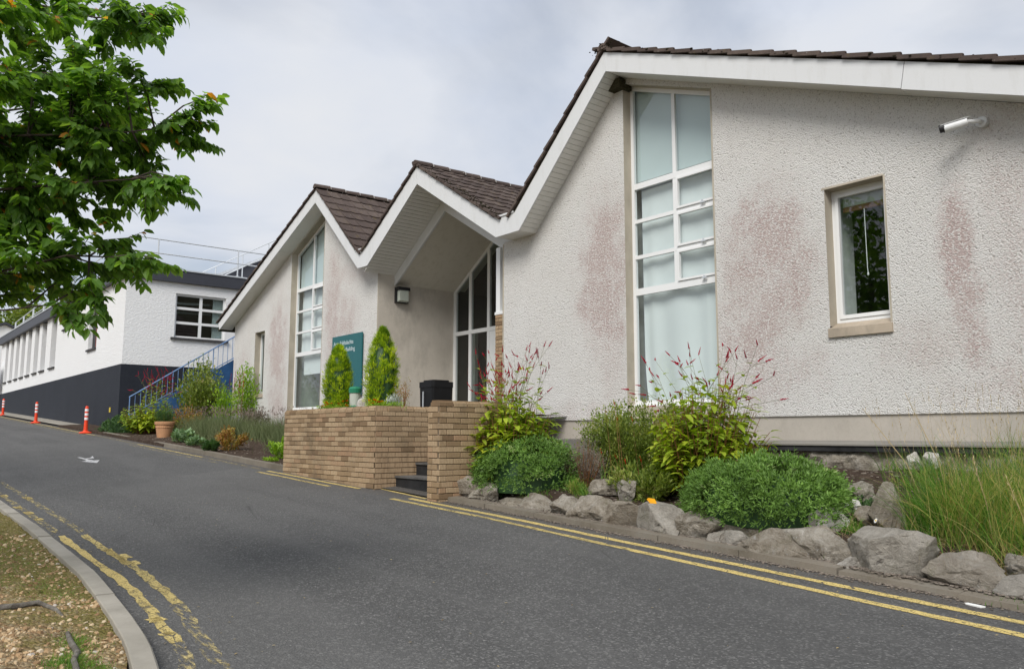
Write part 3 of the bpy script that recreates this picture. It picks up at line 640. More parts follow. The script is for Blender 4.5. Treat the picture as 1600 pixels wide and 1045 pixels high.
def tall_window(x0, x1, zs, h, trs, label, blind=False):
    """zs: bottom; trs: thick top transom, two thin bars, thick lower transom (underside heights)"""
    xm = (x0+x1)/2+.02; y0, y1 = 10.185, 10.245; t = .062; b = MB()
    b.box(x0, x0+t, y0, y1, zs, h(x0+t)-.06); b.box(x1-t, x1, y0, y1, zs, h(x1)-.06); slant(b, x0, x1, h, .075, y0+.003, y1-.003)
    b.box(x0+t, x1-t, y0+.002, y1-.002, zs, zs+.075); b.box(x0-.0, x1, y0-.03, y0-.001, zs-.03, zs+.012)
    b.box(x0+t, x1-t, y0+.002, y1, trs[0], trs[0]+.10); b.box(x0+t, x1-t, y0+.001, y1, trs[3], trs[3]+.115)
    for z in trs[1:3]: b.box(x0+t, x1-t, y0+.004, y1-.002, z, z+.062)
    b.box(xm-.038, xm+.038, y0+.006, y1-.004, trs[3]+.115, trs[0]); b.box(xm-.034, xm+.034, y0+.006, y1-.004, trs[0]+.10, h(xm)-.07)
    # opening sashes stand a little proud in the right column, glazing beads elsewhere
    zz = [trs[3]+.115, trs[2]+.062, trs[1]+.062, trs[0]]; za = [trs[3]+.115, trs[2]+.062, trs[1]+.062]; zb = [trs[2], trs[1], trs[0]]
    for a, c in zip(za, zb):
        X0, X1 = xm+.038, x1-t; s_ = .038
        bars(b, [(X0+.004, X0+s_, a+.004, c-.004), (X1-s_, X1-.004, a+.004, c-.004), (X0+s_, X1-s_, a+.004, a+s_), (X0+s_, X1-s_, c-s_, c-.004)], y0-.018, y0+.035)
    o = part('window', b, 'upvc', BR, label=label)
    yp = 10.215
    for a, c in zip(za, zb):
        pane(o, [(x0+t, yp, a), (xm-.03, yp, a), (xm-.03, yp, c), (x0+t, yp, c)]); pane(o, [(xm+.03, yp, a), (x1-t, yp, a), (x1-t, yp, c), (xm+.03, yp, c)])
    a = trs[0]+.1
    pane(o, [(x0+t, yp, a), (xm-.03, yp, a), (xm-.03, yp, h(xm)-.07), (x0+t, yp, h(x0+t)-.07)]); pane(o, [(xm+.03, yp, a), (x1-t, yp, a), (x1-t, yp, h(x1-t)-.07), (xm+.03, yp, h(xm)-.07)])
    pane(o, [(x0+t, yp, zs+.07), (x1-t, yp, zs+.07), (x1-t, yp, trs[3]), (x0+t, yp, trs[3])])
    b = MB(); b.prism([(x0+.02, 10.30, trs[0]+.03), (x1-.02, 10.30, trs[0]+.03), (x1-.02, 10.30, h(x1)-.02), (x0+.02, 10.30, h(x0)-.02)], (0, .01, 0)); part('frosted_panel', b, 'frost', o)
    room(o, x0-.1, x1+.2, 10.246, 12.6, zs-.4, 4.3)
    reveal(x0, x1, zs, h, o)
    return o
w1 = tall_window(-9.25, -7.43, .50, h1, (4.165, 3.575, 2.955, 2.335), 'tall window filled by a pale curtain on the right gable')
curtain(w1, -9.20, -7.44, .57, lambda x: 4.17, 10.33, gap=.13, amp=.02)
for z in (3.62, 3.0, 2.42):      # little stay handles on the sashes
    b = MB(); b.box(-7.78, -7.70, 10.13, 10.16, z+.0, z+.02); b.box(-7.76, -7.74, 10.14, 10.16, z+.02, z+.05); part('stay', b, 'galv', w1)
w3 = tall_window(-22.65, -20.54, .72, h3, (4.20, 3.575, 2.95, 2.28), 'tall window with a slanting head on the left gable')
curtain(w3, -22.58, -20.56, 2.38, lambda x: 4.22, 10.36, 'curtain', amp=.012, name='upper_blind')
b = MB(); b.box(-22.3, -20.6, 10.33, 10.335, 1.74, 2.35); part('roller_blind', b, 'curtain', w3)
b = MB(); b.box(-22.0, -20.7, 11.0, 11.05, .95, 1.62); part('inner_dark_screen', b, 'black', w3)
b = MB(); b.box(-22.05, -20.65, 10.98, 11.06, .90, .95); b.box(-22.05, -20.65, 10.98, 11.06, 1.62, 1.66); part('inner_screen_frame', b, 'wood', w3)
# small casement window on the right
b = MB(); x0, x1, z0, z1 = -5.62, -4.81, 1.49, 3.288; y0, y1 = 10.185, 10.245
bars(b, [(x0, x0+.045, z0, z1), (x1-.045, x1, z0, z1), (x0+.045, x1-.045, z1-.05, z1), (x0+.045, x1-.045, z0, z0+.045)], y0, y1)
bars(b, [(x0+.05, x0+.095, z0+.05, z1-.055), (x1-.095, x1-.05, z0+.05, z1-.055), (x0+.095, x1-.095, z1-.1, z1-.055), (x0+.095, x1-.095, z0+.05, z0+.1)], y0-.014, y1-.01)
w2 = part('window', b, 'upvc', BR, label='single casement window with a dark room behind it')
pane(w2, [(x0+.09, 10.215, z0+.09), (x1-.09, 10.215, z0+.09), (x1-.09, 10.215, z1-.09), (x0+.09, 10.215, z1-.09)])
reveal(x0, x1, z0-.05, lambda x: 3.289, w2)
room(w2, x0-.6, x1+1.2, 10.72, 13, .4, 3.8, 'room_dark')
b = MB(); xa, xb, za, zb_, ya, yb = x0-.001, x1+.001, z0+.0, z1+.001, 10.246, 10.72
b.quad((xa, ya, za), (xa, yb, za), (xa, yb, zb_), (xa, ya, zb_)); b.quad((xb, ya, za), (xb, yb, za), (xb, yb, zb_), (xb, ya, zb_)); b.quad((xa, ya, za), (xb, ya, za), (xb, yb, za), (xa, yb, za)); b.quad((xa, ya, zb_), (xb, ya, zb_), (xb, yb, zb_), (xa, yb, zb_))
part('inner_reveal', b, 'room', w2)
b = MB(); b.box(x0+.1, x1-.06, 10.30, 10.33, 3.07, 3.25); part('roller_blind', b, 'blind', w2)
b = MB(); b.box(x0+.1, x1-.06, 10.29, 10.335, 3.00, 3.07); part('blind_rail', b, 'wood', w2)
b = MB(); b.tube([(-5.22, 10.28, 3.0), (-5.215, 10.28, 2.2), (-5.21, 10.28, 2.12)], .005, 5); b.lathe([(.001, -.03), (.012, -.02), (.012, .01), (.001, .02)], (-5.21, 10.28, 2.12), 8); part('blind_cord', b, 'upvc', w2)
b = MB(); b.box(-5.05, -4.95, 10.4, 10.5, 1.495, 1.56); part('ornament', b, 'upvc', w2)
def sill(parent, x0, x1, zb, zf, zt):
    b = MB(); n = len(b.v); b.prism([(x0, 9.965, zb), (x0, 10.2, zb), (x0, 10.2, zt), (x0, 10.01, zf+.012), (x0, 9.968, zf)], (x1-x0, 0, 0)); return part('sill', b, 'concrete', parent, fix=True)
sill(w2, -5.635, -4.785, 1.285, 1.40, 1.495)
b = MB(); x0, x1, z0, z1 = -25.25, -24.49, 1.30, 3.24
bars(b, [(x0, x0+.07, z0, z1), (x1-.07, x1, z0, z1), (x0+.07, x1-.07, z1-.07, z1), (x0+.07, x1-.07, z0, z0+.07)], 10.185, 10.245)
w4 = part('window', b, 'upvc', BR, label='narrow window near the left corner of the building')
pane(w4, [(x0+.06, 10.215, z0+.06), (x1-.06, 10.215, z0+.06), (x1-.06, 10.215, z1-.06), (x0+.06, 10.215, z1-.06)])
reveal(x0, x1, z0-.06, lambda x: 3.24, w4); room(w4, x0-.1, x1+.1, 10.246, 11.5, z0-.1, z1+.1)
curtain(w4, x0+.05, x1-.05, z0+.05, lambda x: z1-.05, 10.33, 'blind', amp=.01)
sill(w4, -25.27, -24.47, 1.16, 1.25, 1.305)

# fascia boards (front face y = 9.6)
FT = [(-27.48, 3.73), (-20.25, 6.69), (-17.95, 4.54), (-17.42, 4.55), (-15.15, 6.0), (-12.28, 4.21), (-11.68, 4.20), (-9.27, 6.49), (-4.27, 4.482), (-4.266, 4.478), (-1.95, 3.54)]
FB = [(-27.33, 3.52), (-20.30, 6.33), (-17.80, 4.10), (-17.33, 4.09), (-15.13, 5.60), (-12.25, 3.83), (-11.55, 3.83), (-9.24, 6.14), (-4.33, 4.163), (-4.325, 4.150), (-2.0, 3.23)]
for i in range(len(FT)-1):
    if i == 8: continue
    a, c, d, e = FT[i], FT[i+1], FB[i+1], FB[i]; q = .0015
    b = MB(); b.prism([(e[0]+q, 9.572-.0*i, e[1]), (d[0]-q, 9.572, d[1]), (c[0]-q, 9.572, c[1]), (a[0]+q, 9.572, a[1])], (0, .028, 0))
    part('fascia_board', b, 'fascia', BR, fix=True)
b = MB()     # aluminium drip lip along the lower edge and the little valley trims
b.box(-17.93, -17.45, 9.55, 9.66, 4.545, 4.575); b.box(-12.26, -11.70, 9.55, 9.66, 4.205, 4.24)
part('valley_trim', b, 'fascia', BR)
# soffits
def soff(x0, z0, x1, z1, y0, y1, n, name='soffit_board', mat='soffit'):
    dx, dz = x1-x0, z1-z0; L = math.hypot(dx, dz); ux, uz = dx/L, dz/L; nx, nz = -uz, ux
    if nz < 0: nx, nz = -nx, -nz
    for k in range(n):
        a, c = L*k/n+.002, L*(k+1)/n-.003; b = MB(); j = random.uniform(-.0012, .0012)
        p = lambda s, hgt: (x0+ux*s+nx*(hgt+j), y0, z0+uz*s+nz*(hgt+j))
        b.prism([p(a, .004), p(a+.004, .0), p(c, .0), p(c, .012), p(a, .012)], (0, y1-y0, 0)); part(name, b, mat, BR, fix=True)
soff(-11.55, 3.835, -9.24, 6.145, 9.601, 10.001, 33)
soff(-17.50, 3.975, -15.13, 5.60, 9.601, 10.449, 27)
soff(-15.13, 5.60, -12.25, 3.835, 9.601, 10.449, 1, 'soffit')
soff(-12.25, 3.835, -11.55, 3.835, 9.601, 10.001, 1, 'soffit')
soff(-17.80, 4.10, -17.50, 4.095, 9.601, 10.001, 1, 'soffit')
soff(-27.33, 3.53, -20.30, 6.34, 9.601, 10.001, 3, 'soffit'); soff(-20.30, 6.34, -17.80, 4.11, 9.601, 10.001, 1, 'soffit')
soff(-9.24, 6.145, -1.98, 3.24, 9.601, 10.001, 3, 'soffit')
b = MB(); b.box(-9.45, -9.18, 9.85, 10.15, 5.93, 6.10); part('soffit_nest', b, 'moss', BR, label='dark dirty lump tucked under the gable peak')
# inner beam of the entrance canopy and its boarded ceiling
b = MB()
b.prism([(-17.5, 10.45, 3.71), (-15.30, 10.45, 5.17), (-15.13, 10.45, 5.60), (-17.5, 10.45, 3.985)], (0, .05, 0)); b.prism([(-15.30, 10.45, 5.17), (-12.53, 10.45, 3.53), (-12.53, 10.45, 4.0), (-15.13, 10.45, 5.60)], (0, .05, 0))
part('canopy_beam', b, 'fascia', BR, fix=True)
soff(-17.5, 3.76, -15.30, 5.22, 10.501, 12.6, 1, 'canopy_ceiling', 'ceiling'); soff(-15.30, 5.22, -12.53, 3.58, 10.501, 12.6, 1, 'canopy_ceiling', 'ceiling')
# entrance glazing
yg = 12.3; hg = lambda x: (3.76+(x+17.5)*.6636 if x < -15.3 else 5.22-(x+15.3)*.592)-.01
b = MB(); zt = 2.58
for xm, wd in [(-17.44, .11), (-16.76, .11), (-15.99, .10), (-15.25, .1), (-14.4, .1), (-13.5, .1)]:
    for (u0, u1) in [(-.05, zt), (zt+.1, hg(xm)-.08)]: b.box(xm-wd/2, xm+wd/2, yg-.03, yg+.04, u0, u1)
b.box(-17.495, -13.05, yg-.035, yg+.045, zt, zt+.1); slant(b, -17.495, -15.3, hg, .10, yg-.033, yg+.043); slant(b, -15.3, -13.0, hg, .10, yg-.033, yg+.043)
ent = part('entrance_glazing', b, 'upvc', BR)
xs_ = [-17.4, -16.76, -15.99, -15.25, -14.4, -13.5, -13.05]
for a, c in zip(xs_, xs_[1:]):
    pane(ent, [(a+.03, yg, .02), (c-.03, yg, .02), (c-.03, yg, zt), (a+.03, yg, zt)], 'glass_dark') if a < -16 or a > -15.2 else None
    pane(ent, [(a+.03, yg, zt+.1), (c-.03, yg, zt+.1), (c-.03, yg, hg(c)-.05), (a+.03, yg, hg(a)-.05)], 'glass_dark')
b = MB(); b.box(-15.94, -15.30, yg-.02, yg+.03, 0, zt); part('door', b, 'upvc', ent)
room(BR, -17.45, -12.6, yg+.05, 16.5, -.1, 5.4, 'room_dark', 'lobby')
b = MB(); b.box(-17.30, -17.05, yg+.35, yg+.45, 0, 2.75); b.box(-17.3, -15.1, yg+1.5, yg+1.52, 2.5, 5.2); part('lobby_panel', b, 'room', ent)
b = MB(); b.box(-17.29, -17.12, yg+.30, yg+.34, 1.58, 1.76); part('call_point', b, 'redpipe', ent)
b = MB(); b.box(-16.75, -16.45, yg+.6, yg+.62, .75, 1.35); b.box(-15.95, -15.75, yg+.6, yg+.62, .8, 1.3); part('notice', b, 'upvc', ent)
# porch side: brick pier with a window over it
def brick_mesh(L, H, W, name='brick', bev=.004):
    me = bpy.data.meshes.new(name); bm = bmesh.new(); bmesh.ops.create_cube(bm, size=1); bmesh.ops.scale(bm, vec=(L, W, H), verts=bm.verts)
    for v_ in bm.verts: v_.co += Vector((0, W/2, 0))
    bmesh.ops.bevel(bm, geom=[e for e in bm.edges], offset=bev, segments=1, affect='EDGES'); bm.to_mesh(me); bm.free(); me.materials.append(M['brick']); return me
BM = {k: brick_mesh(k, .0655, .05) for k in (.215, .1025)}
def brick_face(root, org, ux, length, ztop, zfun, depth_n, first, lim=10**6, course=.075, tops=True, stuff=None):
    """stretcher courses down a face: org point on the face line, ux unit direction along, depth_n outward normal"""
    cnt = 0; ang = math.atan2(ux[1], ux[0]); k = 0
    while True:
        z = ztop-(k+.5)*course
        if z < min(zfun(org[0], org[1]), zfun(org[0]+ux[0]*length, org[1]+ux[1]*length))-.05: break
        s = 0 if (k+first) % 2 == 0 else -.1125
        while s < length-.03:
            a, c = max(0, s), min(length, s+.215+.0)
            if c-a > .05:
                L = .215 if (c-a) > .2 else .1025 if (c-a) < .13 else None
                mid = (a+c)/2; x = org[0]+ux[0]*mid; y = org[1]+ux[1]*mid
                if z+.03 > zfun(x, y)-.03:
                    if lim > 0:
                        key = round(c-a, 3)
                        if key not in BM: BM[key] = brick_mesh(key, .0655, .05)
                        jj = random.uniform(-.0025, .0025)
                        o = link('brick', BM[key], root, (x+depth_n[0]*jj, y+depth_n[1]*jj, z+random.uniform(-.0015, .0015)))
                        o.rotation_euler = (0, random.uniform(-.004, .004), ang); lim -= 1; cnt += 1
                    elif stuff is not None:
                        hx, hy = ux[0]*(c-a)/2, ux[1]*(c-a)/2; ix, iy = -depth_n[0]*.05, -depth_n[1]*.05
                        stuff.prism([(x-hx, y-hy, z-.032), (x+hx, y+hy, z-.032), (x+hx, y+hy, z+.032), (x-hx, y-hy, z+.032)], (ix, iy, 0))
            s += .225
        k += 1
    return cnt
pr = MB(); pr.box(-13.11, -12.56, 10.258, 10.52, -.3, 2.455); pier = part('brick_pier', pr, 'mortar', BR)
brick_face(pier, (-13.12, 10.25), (1, 0), .59, 2.46, lambda x, y: .1, (0, -1), 0)
b = MB(); b.box(-13.13, -12.56, 10.24, 10.40, 2.462, 2.52); b.box(-13.11, -12.98, 10.26, 10.38, 2.52, 3.87); b.box(-12.66, -12.56, 10.28, 10.36, 2.52, 3.6); ps = part('porch_window', b, 'upvc', BR)
pane(ps, [(-12.98, 10.32, 2.52), (-12.66, 10.32, 2.52), (-12.66, 10.32, 3.6), (-12.98, 10.32, 3.8)])
b = MB(); b.box(-13.08, -12.9, 10.525, 12.29, -.1, 3.85); part('porch_side_wall', b, 'room', BR)

# roofs -----------------------------------------------------------------------
def tile_mesh():
    b = MB(); Lx, W, T = .40, .298, .024
    prof = [(0, .014), (.03, .020), (.05, .004), (.15, .002), (.25, .004), (W-.012, .010), (W, .006)]
    for (x, up) in ((-Lx, -.008), (-.012, .022), (0, .014)):
        for (y, z) in prof: b.v.append((x, y, z+up+T*.5))
    for (x, up) in ((-Lx, -.022), (0, .006)):
        for (y, z) in ((0, 0), (W, 0)): b.v.append((x, y, z+up-T*.5))
    k = len(prof)
    for i in range(2):
        for j in range(k-1): n = i*k+j; b.f.append((n, n+k, n+k+1, n+1)); b.r.append(0)
    B = 3*k; b.f.append(tuple([B+2, B+3]+[2*k+j for j in reversed(range(k))])); b.f.append((B, B+1, B+3, B+2)); b.f.append((0, B, B+2, 2*k, k)); b.f.append((k-1, 2*k-1, 3*k-1, B+3, B+1)); b.r += [0]*4
    me = b.mesh('roof_tile', 'tile'); return fixn(me)
TM = tile_mesh(); TG = .372; YV = 9.52
def slope_tiles(rf, top, bot, nind, ncol, joined):
    """top/bottom (x,z) of the slope; nind columns are objects, the rest goes in one mesh"""
    dx, dz = bot[0]-top[0], bot[1]-top[1]; L = math.hypot(dx, dz); ux, uz = dx/L, dz/L; nx, nz = -uz, ux
    if nz < 0: nx, nz = -nx, -nz
    n = int(L/TG)+1; sg = 1 if ux > 0 else -1
    for k in range(n):
        s = L-k*TG+.035
        if s < .10: continue
        for c in range(ncol):
            y = YV+c*.30+(0 if sg > 0 else .298); hh = .045+random.uniform(-.004, .004)
            px, pz = top[0]+ux*s+nx*hh, top[1]+uz*s+nz*hh
            ex = Vector((ux, 0, uz)); ez = Vector((nx, 0, nz)); ey = ez.cross(ex)
            if c < nind:
                o = link('roof_tile', TM, rf); w_ = random.uniform(-.006, .006)
                o.matrix_local = Matrix(((ex.x, ey.x, ez.x, px), (ex.y, ey.y, ez.y, y), (ex.z, ey.z, ez.z, pz), (0, 0, 0, 1)))
                o.rotation_euler.rotate_axis('Z', w_)
            else:
                pts = [Vector((px, y, pz))+ex*a+ey*b_+ez*h_ for a, b_, h_ in ((0, 0, .02), (0, .298, .02), (-.4, .298, -.008), (-.4, 0, -.008))]
                joined.prism([tuple(p) for p in pts], tuple(ez*-.022), random.random()*.99+.01)
def gable_roof(label, apex, left, right, nl, nr, depth, cols_l, cols_r):
    b = MB(); y0, y1 = 9.575, 18.2
    for e in (left, right):
        b.prism([(apex[0], y0+.003, apex[1]+.005), (e[0], y0+.003, e[1]+.005), (e[0], y0+.003, e[1]-.05), (apex[0], y0+.003, apex[1]-.05)], (0, y1-y0, 0))
        b.prism([(apex[0], 9.60, apex[1]-.04), (e[0], 9.60, e[1]-.04), (e[0], 9.60, e[1]-.25), (apex[0], 9.60, apex[1]-.25)], (0, 8.5, 0))
    rf = part('roof', b, 'moss', BR, label=label, fix=True)
    j = MB(); slope_tiles(rf, apex, left, nl, cols_l, j); slope_tiles(rf, apex, right, nr, cols_r, j)
    if j.f: o = part('roof_tiles', j, 'tile', rf, kind='stuff')
    mo = MB()
    for k in range(int(depth/.45)):
        b = MB(); y = YV-.01+k*.45; r_ = .10; dz_ = random.uniform(-.006, .006); n = 8; tl = .012
        for (yy, rr, up) in ((y, r_, 0), (y+.44, r_+.006, tl)):
            for i in range(n+1):
                a = math.pi*(-.06+1.12*i/n); b.v.append((apex[0]+rr*math.cos(a), yy, apex[1]+.055+dz_+up+rr*math.sin(a)*.92))
        for i in range(n): b.f.append((i, i+1, i+n+2, i+n+1)); b.r.append(0)
        b.f.append(tuple(range(n+1))); b.r.append(0)
        part('ridge_tile', b, 'tile', rf, smooth=False)
        if k: mo.prism([(apex[0]+(r_+.014)*math.cos(math.pi*t_/8), y-.008, apex[1]+.055+(r_+.014)*math.sin(math.pi*t_/8)*.92) for t_ in range(-0, 9)], (0, .016, 0))
    if mo.f: part('ridge_mortar', mo, 'mortar_pale', rf)
    return rf
r3 = gable_roof('left roof, long slope to the left', (-20.25, 6.69), (-27.5, 3.73), (-17.72, 4.42), 1, 10, 8.2, 4, 14)
r2 = gable_roof('small middle roof over the entrance', (-15.15, 6.0), (-17.55, 4.46), (-12.15, 4.13), 1, 12, 8.2, 4, 24)
r1 = gable_roof('right roof, nearest, with moss along its edge', (-9.27, 6.49), (-11.80, 4.13), (-1.93, 3.545), 1, 1, 4.0, 3, 3)
# moss and lichen lumps along the verges
b = MB()
def lump(b, c, r0, fl=.6):
    n = len(b.v); rr = random.random()
    for (zr, sc_) in ((-.5, .7), (0, 1), (.5, .7)):
        for k in range(6): a = k*math.pi/3+zr; q = r0*sc_*random.uniform(.75, 1.25); b.v.append((c[0]+math.cos(a)*q*1.3, c[1]+math.sin(a)*q, c[2]+zr*r0*fl))
    for i in range(2):
        for k in range(6): b.f.append((n+i*6+k, n+i*6+(k+1) % 6, n+i*6+6+(k+1) % 6, n+i*6+6+k)); b.r.append(rr)
    b.f.append(tuple(n+12+k for k in range(6))); b.r.append(rr)
for _ in range(420):
    x = random.uniform(-9.2, -2); z = 6.49-(x+9.27)*.4016; s = ((x+9.27)/.31) % 1.0
    if s < .75 and random.random() < .45: continue
    lump(b, (x, random.uniform(9.5, 9.75), z+.075+random.uniform(-.03, .015)), random.uniform(.008, .026))
for _ in range(240):
    f = random.random(); x = -15.15+f*3.0; z = 6.0-f*1.84; lump(b, (x, random.uniform(9.5, 9.8), z+.07), random.uniform(.008, .022))
for _ in range(90): lump(b, (-9.27+random.gauss(0, .1), random.uniform(9.5, 9.6), 6.57+random.gauss(0, .03)), random.uniform(.008, .02))
o = part('moss', b, 'moss', r1, kind='stuff')
# bulkhead lamp on the return wall
lp = thing('wall_lamp', 'square bulkhead lamp high on the side wall of the entrance recess', 'lamp', (-17.49, 10.63, 3.46))
b = MB(); b.box(-17.496, -17.40, 10.46, 10.81, 3.29, 3.68); b.box(-17.40, -17.30, 10.47, 10.80, 3.60, 3.68); part('housing', b, 'black', lp)
b = MB(); b.prism([(-17.40, 10.49, 3.31), (-17.40, 10.78, 3.31), (-17.31, 10.76, 3.34), (-17.31, 10.51, 3.34)], (0, 0, .27)); part('lens', b, 'lens', lp, fix=True)
# security camera
sc_t = thing('security_camera', 'white bullet security camera fixed high on the right gable wall', 'camera', (-3.72, 10, 3.60))
A = Vector((-3.90, 9.66, 3.545)); Bq = Vector((-3.68, 9.75, 3.59))
b = MB(); b.tube([Bq, A], .047, 16); part('body', b, 'camwhite', sc_t)
dd = (A-Bq).normalized()
b = MB(); b.tube([A+dd*.001, A+dd*.012], .043, 16); b.tube([A-dd*.004+Vector((0, 0, .012)), A+dd*.05+Vector((0, 0, .012))], .048, 12, cap=False); part('lens', b, 'black', sc_t)
b = MB(); b.prism([tuple(Bq+Vector((0, 0, .05))+dd*-.03), tuple(A+Vector((-.02, 0, .05))), tuple(A+Vector((-.02, -.05, .035))), tuple(Bq+Vector((0, -.05, .035)))], (0, 0, .006)); part('sunshield', b, 'camwhite', sc_t, fix=True)
b = MB(); b.tube([Bq, (-3.60, 9.86, 3.60), (-3.60, 9.97, 3.61)], [.022, .026, .03], 10); b.tube([(-3.60, 9.93, 3.61), (-3.60, 9.999, 3.61)], .062, 18); part('bracket', b, 'camwhite', sc_t)
# sign board by the left gable
sg = thing('sign_board', 'teal sign board with white words, partly behind the left golden conifer', 'sign', (-18.9, 9.93, 1.0))
b = MB(); b.box(-19.75, -18.15, 9.93, 9.965, 1.0, 2.58); part('panel', b, 'sign', sg)
b = MB(); b.box(-19.6, -19.5, 9.965, 10, 1.1, 2.5); b.box(-18.35, -18.25, 9.965, 10, 1.1, 2.5); part('bracket', b, 'galv', sg)
def text(body, loc, size, parent, name='lettering'):
    cu = bpy.data.curves.new(name, 'FONT'); cu.body = body; cu.size = size; cu.extrude = .002; cu.align_x = 'LEFT'
    o = bpy.data.objects.new('t', cu); COL.objects.link(o); dg = bpy.context.evaluated_depsgraph_get(); me = bpy.data.meshes.new_from_object(o.evaluated_get(dg)); bpy.data.objects.remove(o)
    me.materials.clear(); me.materials.append(M['letters']); me.transform(Matrix.Translation(loc) @ Matrix.Rotation(math.pi/2, 4, 'X')); return link(name, me, parent)
text('Aran Eabhalachta', (-19.66, 9.926, 2.33), .155, sg); text('Reception Building', (-19.66, 9.926, 2.15), .155, sg)
# ledge along the wall foot
lg = thing('stone_ledge', 'long grey ledge with a black edge along the foot of the right gable', 'ledge', (-5.5, 9.6, -.1))
b = MB(); b.prism([(-9.4, 9.52, -.095), (-9.4, 10.02, -.055), (-9.4, 10.02, -.15), (-9.4, 9.52, -.115)], (7.2, 0, 0)); part('slab', b, 'slab', lg, fix=True)
b = MB(); b.box(-9.4, -2.2, 9.54, 10.0, -.185, -.116); part('edge', b, 'slabdark', lg)

# ------------------------------------------------------------------ brick planter, low brick wall, steps, terrace
PL = thing('brick_planter', 'long raised buff brick planter to the left of the steps', 'planter', (-12.1, 6.5, -.7))
ZT = .43
b = MB(); b.box(-13.66, -10.51, 6.012, 6.22, -1.2, ZT-.08); b.box(-10.72, -10.512, 6.22, 8.4, -1.2, ZT-.08); b.box(-13.66, -13.45, 6.22, 9.95, -1.2, ZT-.08)
core = part('wall_core', b, 'mortar', PL)
st_ = MB()
zr = lambda x, y: road(x, y)-.02
n_ = brick_face(core, (-13.67, 6.0), (1, 0), 3.17, ZT-.075, zr, (0, -1), 0, lim=235)
n_ += brick_face(core, (-10.50, 6.012), (0, 1), 1.6, ZT-.075, lambda x, y: -.95, (1, 0), 1, lim=56, stuff=st_)
brick_face(core, (-10.50, 7.6), (0, 1), .8, ZT-.075, lambda x, y: -.4, (1, 0), 1, lim=0, stuff=st_)
part('bricks', st_, 'brick', core, kind='stuff', fix=True)
def coping(root, org, ux, length, z, nrm, wdt=.215):
    s = 0; k = 0; ang = math.atan2(ux[1], ux[0])
    while s < length-.02:
        L = min(.215, length-s)
        key = ('c', round(L, 3))
        if key not in BM:
            me = bpy.data.meshes.new('coping_brick'); bm = bmesh.new(); bmesh.ops.create_cube(bm, size=1); bmesh.ops.scale(bm, vec=(L-.008, wdt+.006, .078), verts=bm.verts)
            for v_ in bm.verts: v_.co += Vector((0, wdt/2, 0))
            es = [e for e in bm.edges if abs(e.verts[0].co.z-.039) < 1e-3 and abs(e.verts[1].co.z-.039) < 1e-3 and abs(e.verts[0].co.x-e.verts[1].co.x) > .02]
            bmesh.ops.bevel(bm, geom=es, offset=.028, segments=3, affect='EDGES'); bm.to_mesh(me); bm.free(); me.materials.append(M['brick']); BM[key] = me
        o = link('coping_brick', BM[key], root, (org[0]+ux[0]*(s+L/2)+nrm[0]*.003, org[1]+ux[1]*(s+L/2)+nrm[1]*.003, z+random.uniform(-.003, .003))); o.rotation_euler = (0, random.uniform(-.006, .006), ang+random.uniform(-.006, .006))
        s += .225; k += 1
coping(core, (-13.67, 6.0), (1, 0), 3.17, ZT-.037, (0, -1)); coping(core, (-10.50, 6.215), (0, 1), 2.2, ZT-.037, (1, 0)); coping(core, (-13.455, 6.22), (0, 1), 3.7, ZT-.037, (1, 0))
b = grid(frange(-13.46, -10.7, .12), frange(6.2, 9.98, .12), lambda x, y: .36+.02*noise.noise(Vector((x*4, y*4, 1)))); part('planter_soil', b, 'soil', PL)

PW = thing('brick_end_wall', 'short brick wall running back on the right side of the steps', 'wall', (-9, 6.8, -.8))
b = MB(); b.box(-9.105, -8.865, 6.012, 7.13, -1.2, .385); cw = part('wall_core', b, 'mortar', PW)
brick_face(cw, (-9.12, 6.0), (1, 0), .27, .455-.075, zr, (0, -1), 0)
brick_face(cw, (-8.85, 6.012), (0, 1), 1.13, .455-.075, lambda x, y: -.95, (1, 0), 1)
coping(cw, (-8.85, 6.0), (0, 1), 1.13, .455-.037, (1, 0), .26)

stp = thing('entrance_steps', 'dark stone steps between the brick planter and the brick wall', 'steps', (-9.8, 6.8, -.8))
zs = [-.585, -.40, -.215, -.03]; ys = [6.35, 6.70, 7.05, 7.40, 7.75]
for i, z in enumerate(zs):
    b = MB(); b.box(-10.495, -9.125, ys[i]+.012, ys[i+1]+.02, -1.1, z-.03); part('riser', b, 'step', stp)
    b = MB(); b.box(-10.494, -9.126, ys[i]-.008, ys[i+1]+.01, z-.029, z); part('tread', b, 'tread', stp)
struct('terrace', MB().box(-17.5, -9.12, 7.74, 12.6, -.9, -.05), 'slab')
struct('step_apron', grid(frange(-10.5, -9.12, .3), frange(6.12, 6.38, .13), lambda x, y: road(x, y)+.02), 'asphalt')

# soil of the beds ------------------------------------------------------------
def bedz(x, y):
    base = road(x, 6.4)+.16; top = -.42 if x > -9.2 else .02
    if x > -9.2:
        z = base-.16*(1-sm(6.42, 6.78, y))+(top-base)*sm(6.45, 9.3, y)*.95+.05*sm(6.4, 6.9, y)
        z += .05*noise.noise(Vector((x*1.7, y*1.7, 0)))+.025*noise.noise(Vector((x*6, y*6, 2)))+.012*noise.noise(Vector((x*15, y*15, 4)))
    else:
        z = road(x, 6.2)+.075+(.10+.02)*sm(6.3, 9.8, y)*2.2+.02*noise.noise(Vector((x*4, y*4, 1)))+.01*noise.noise(Vector((x*13, y*13, 1)))
    return z
struct('flower_bed', grid(frange(-8.86, 4, .09), frange(6.28, 9.7, .07), bedz), 'soil', smooth=True)
struct('flower_bed', grid(frange(-34, -13.66, .14), [6.165]+frange(6.17, 12, .12), lambda x, y: bedz(x, y) if y > 6.166 else road(x, y)-.15), 'soil')
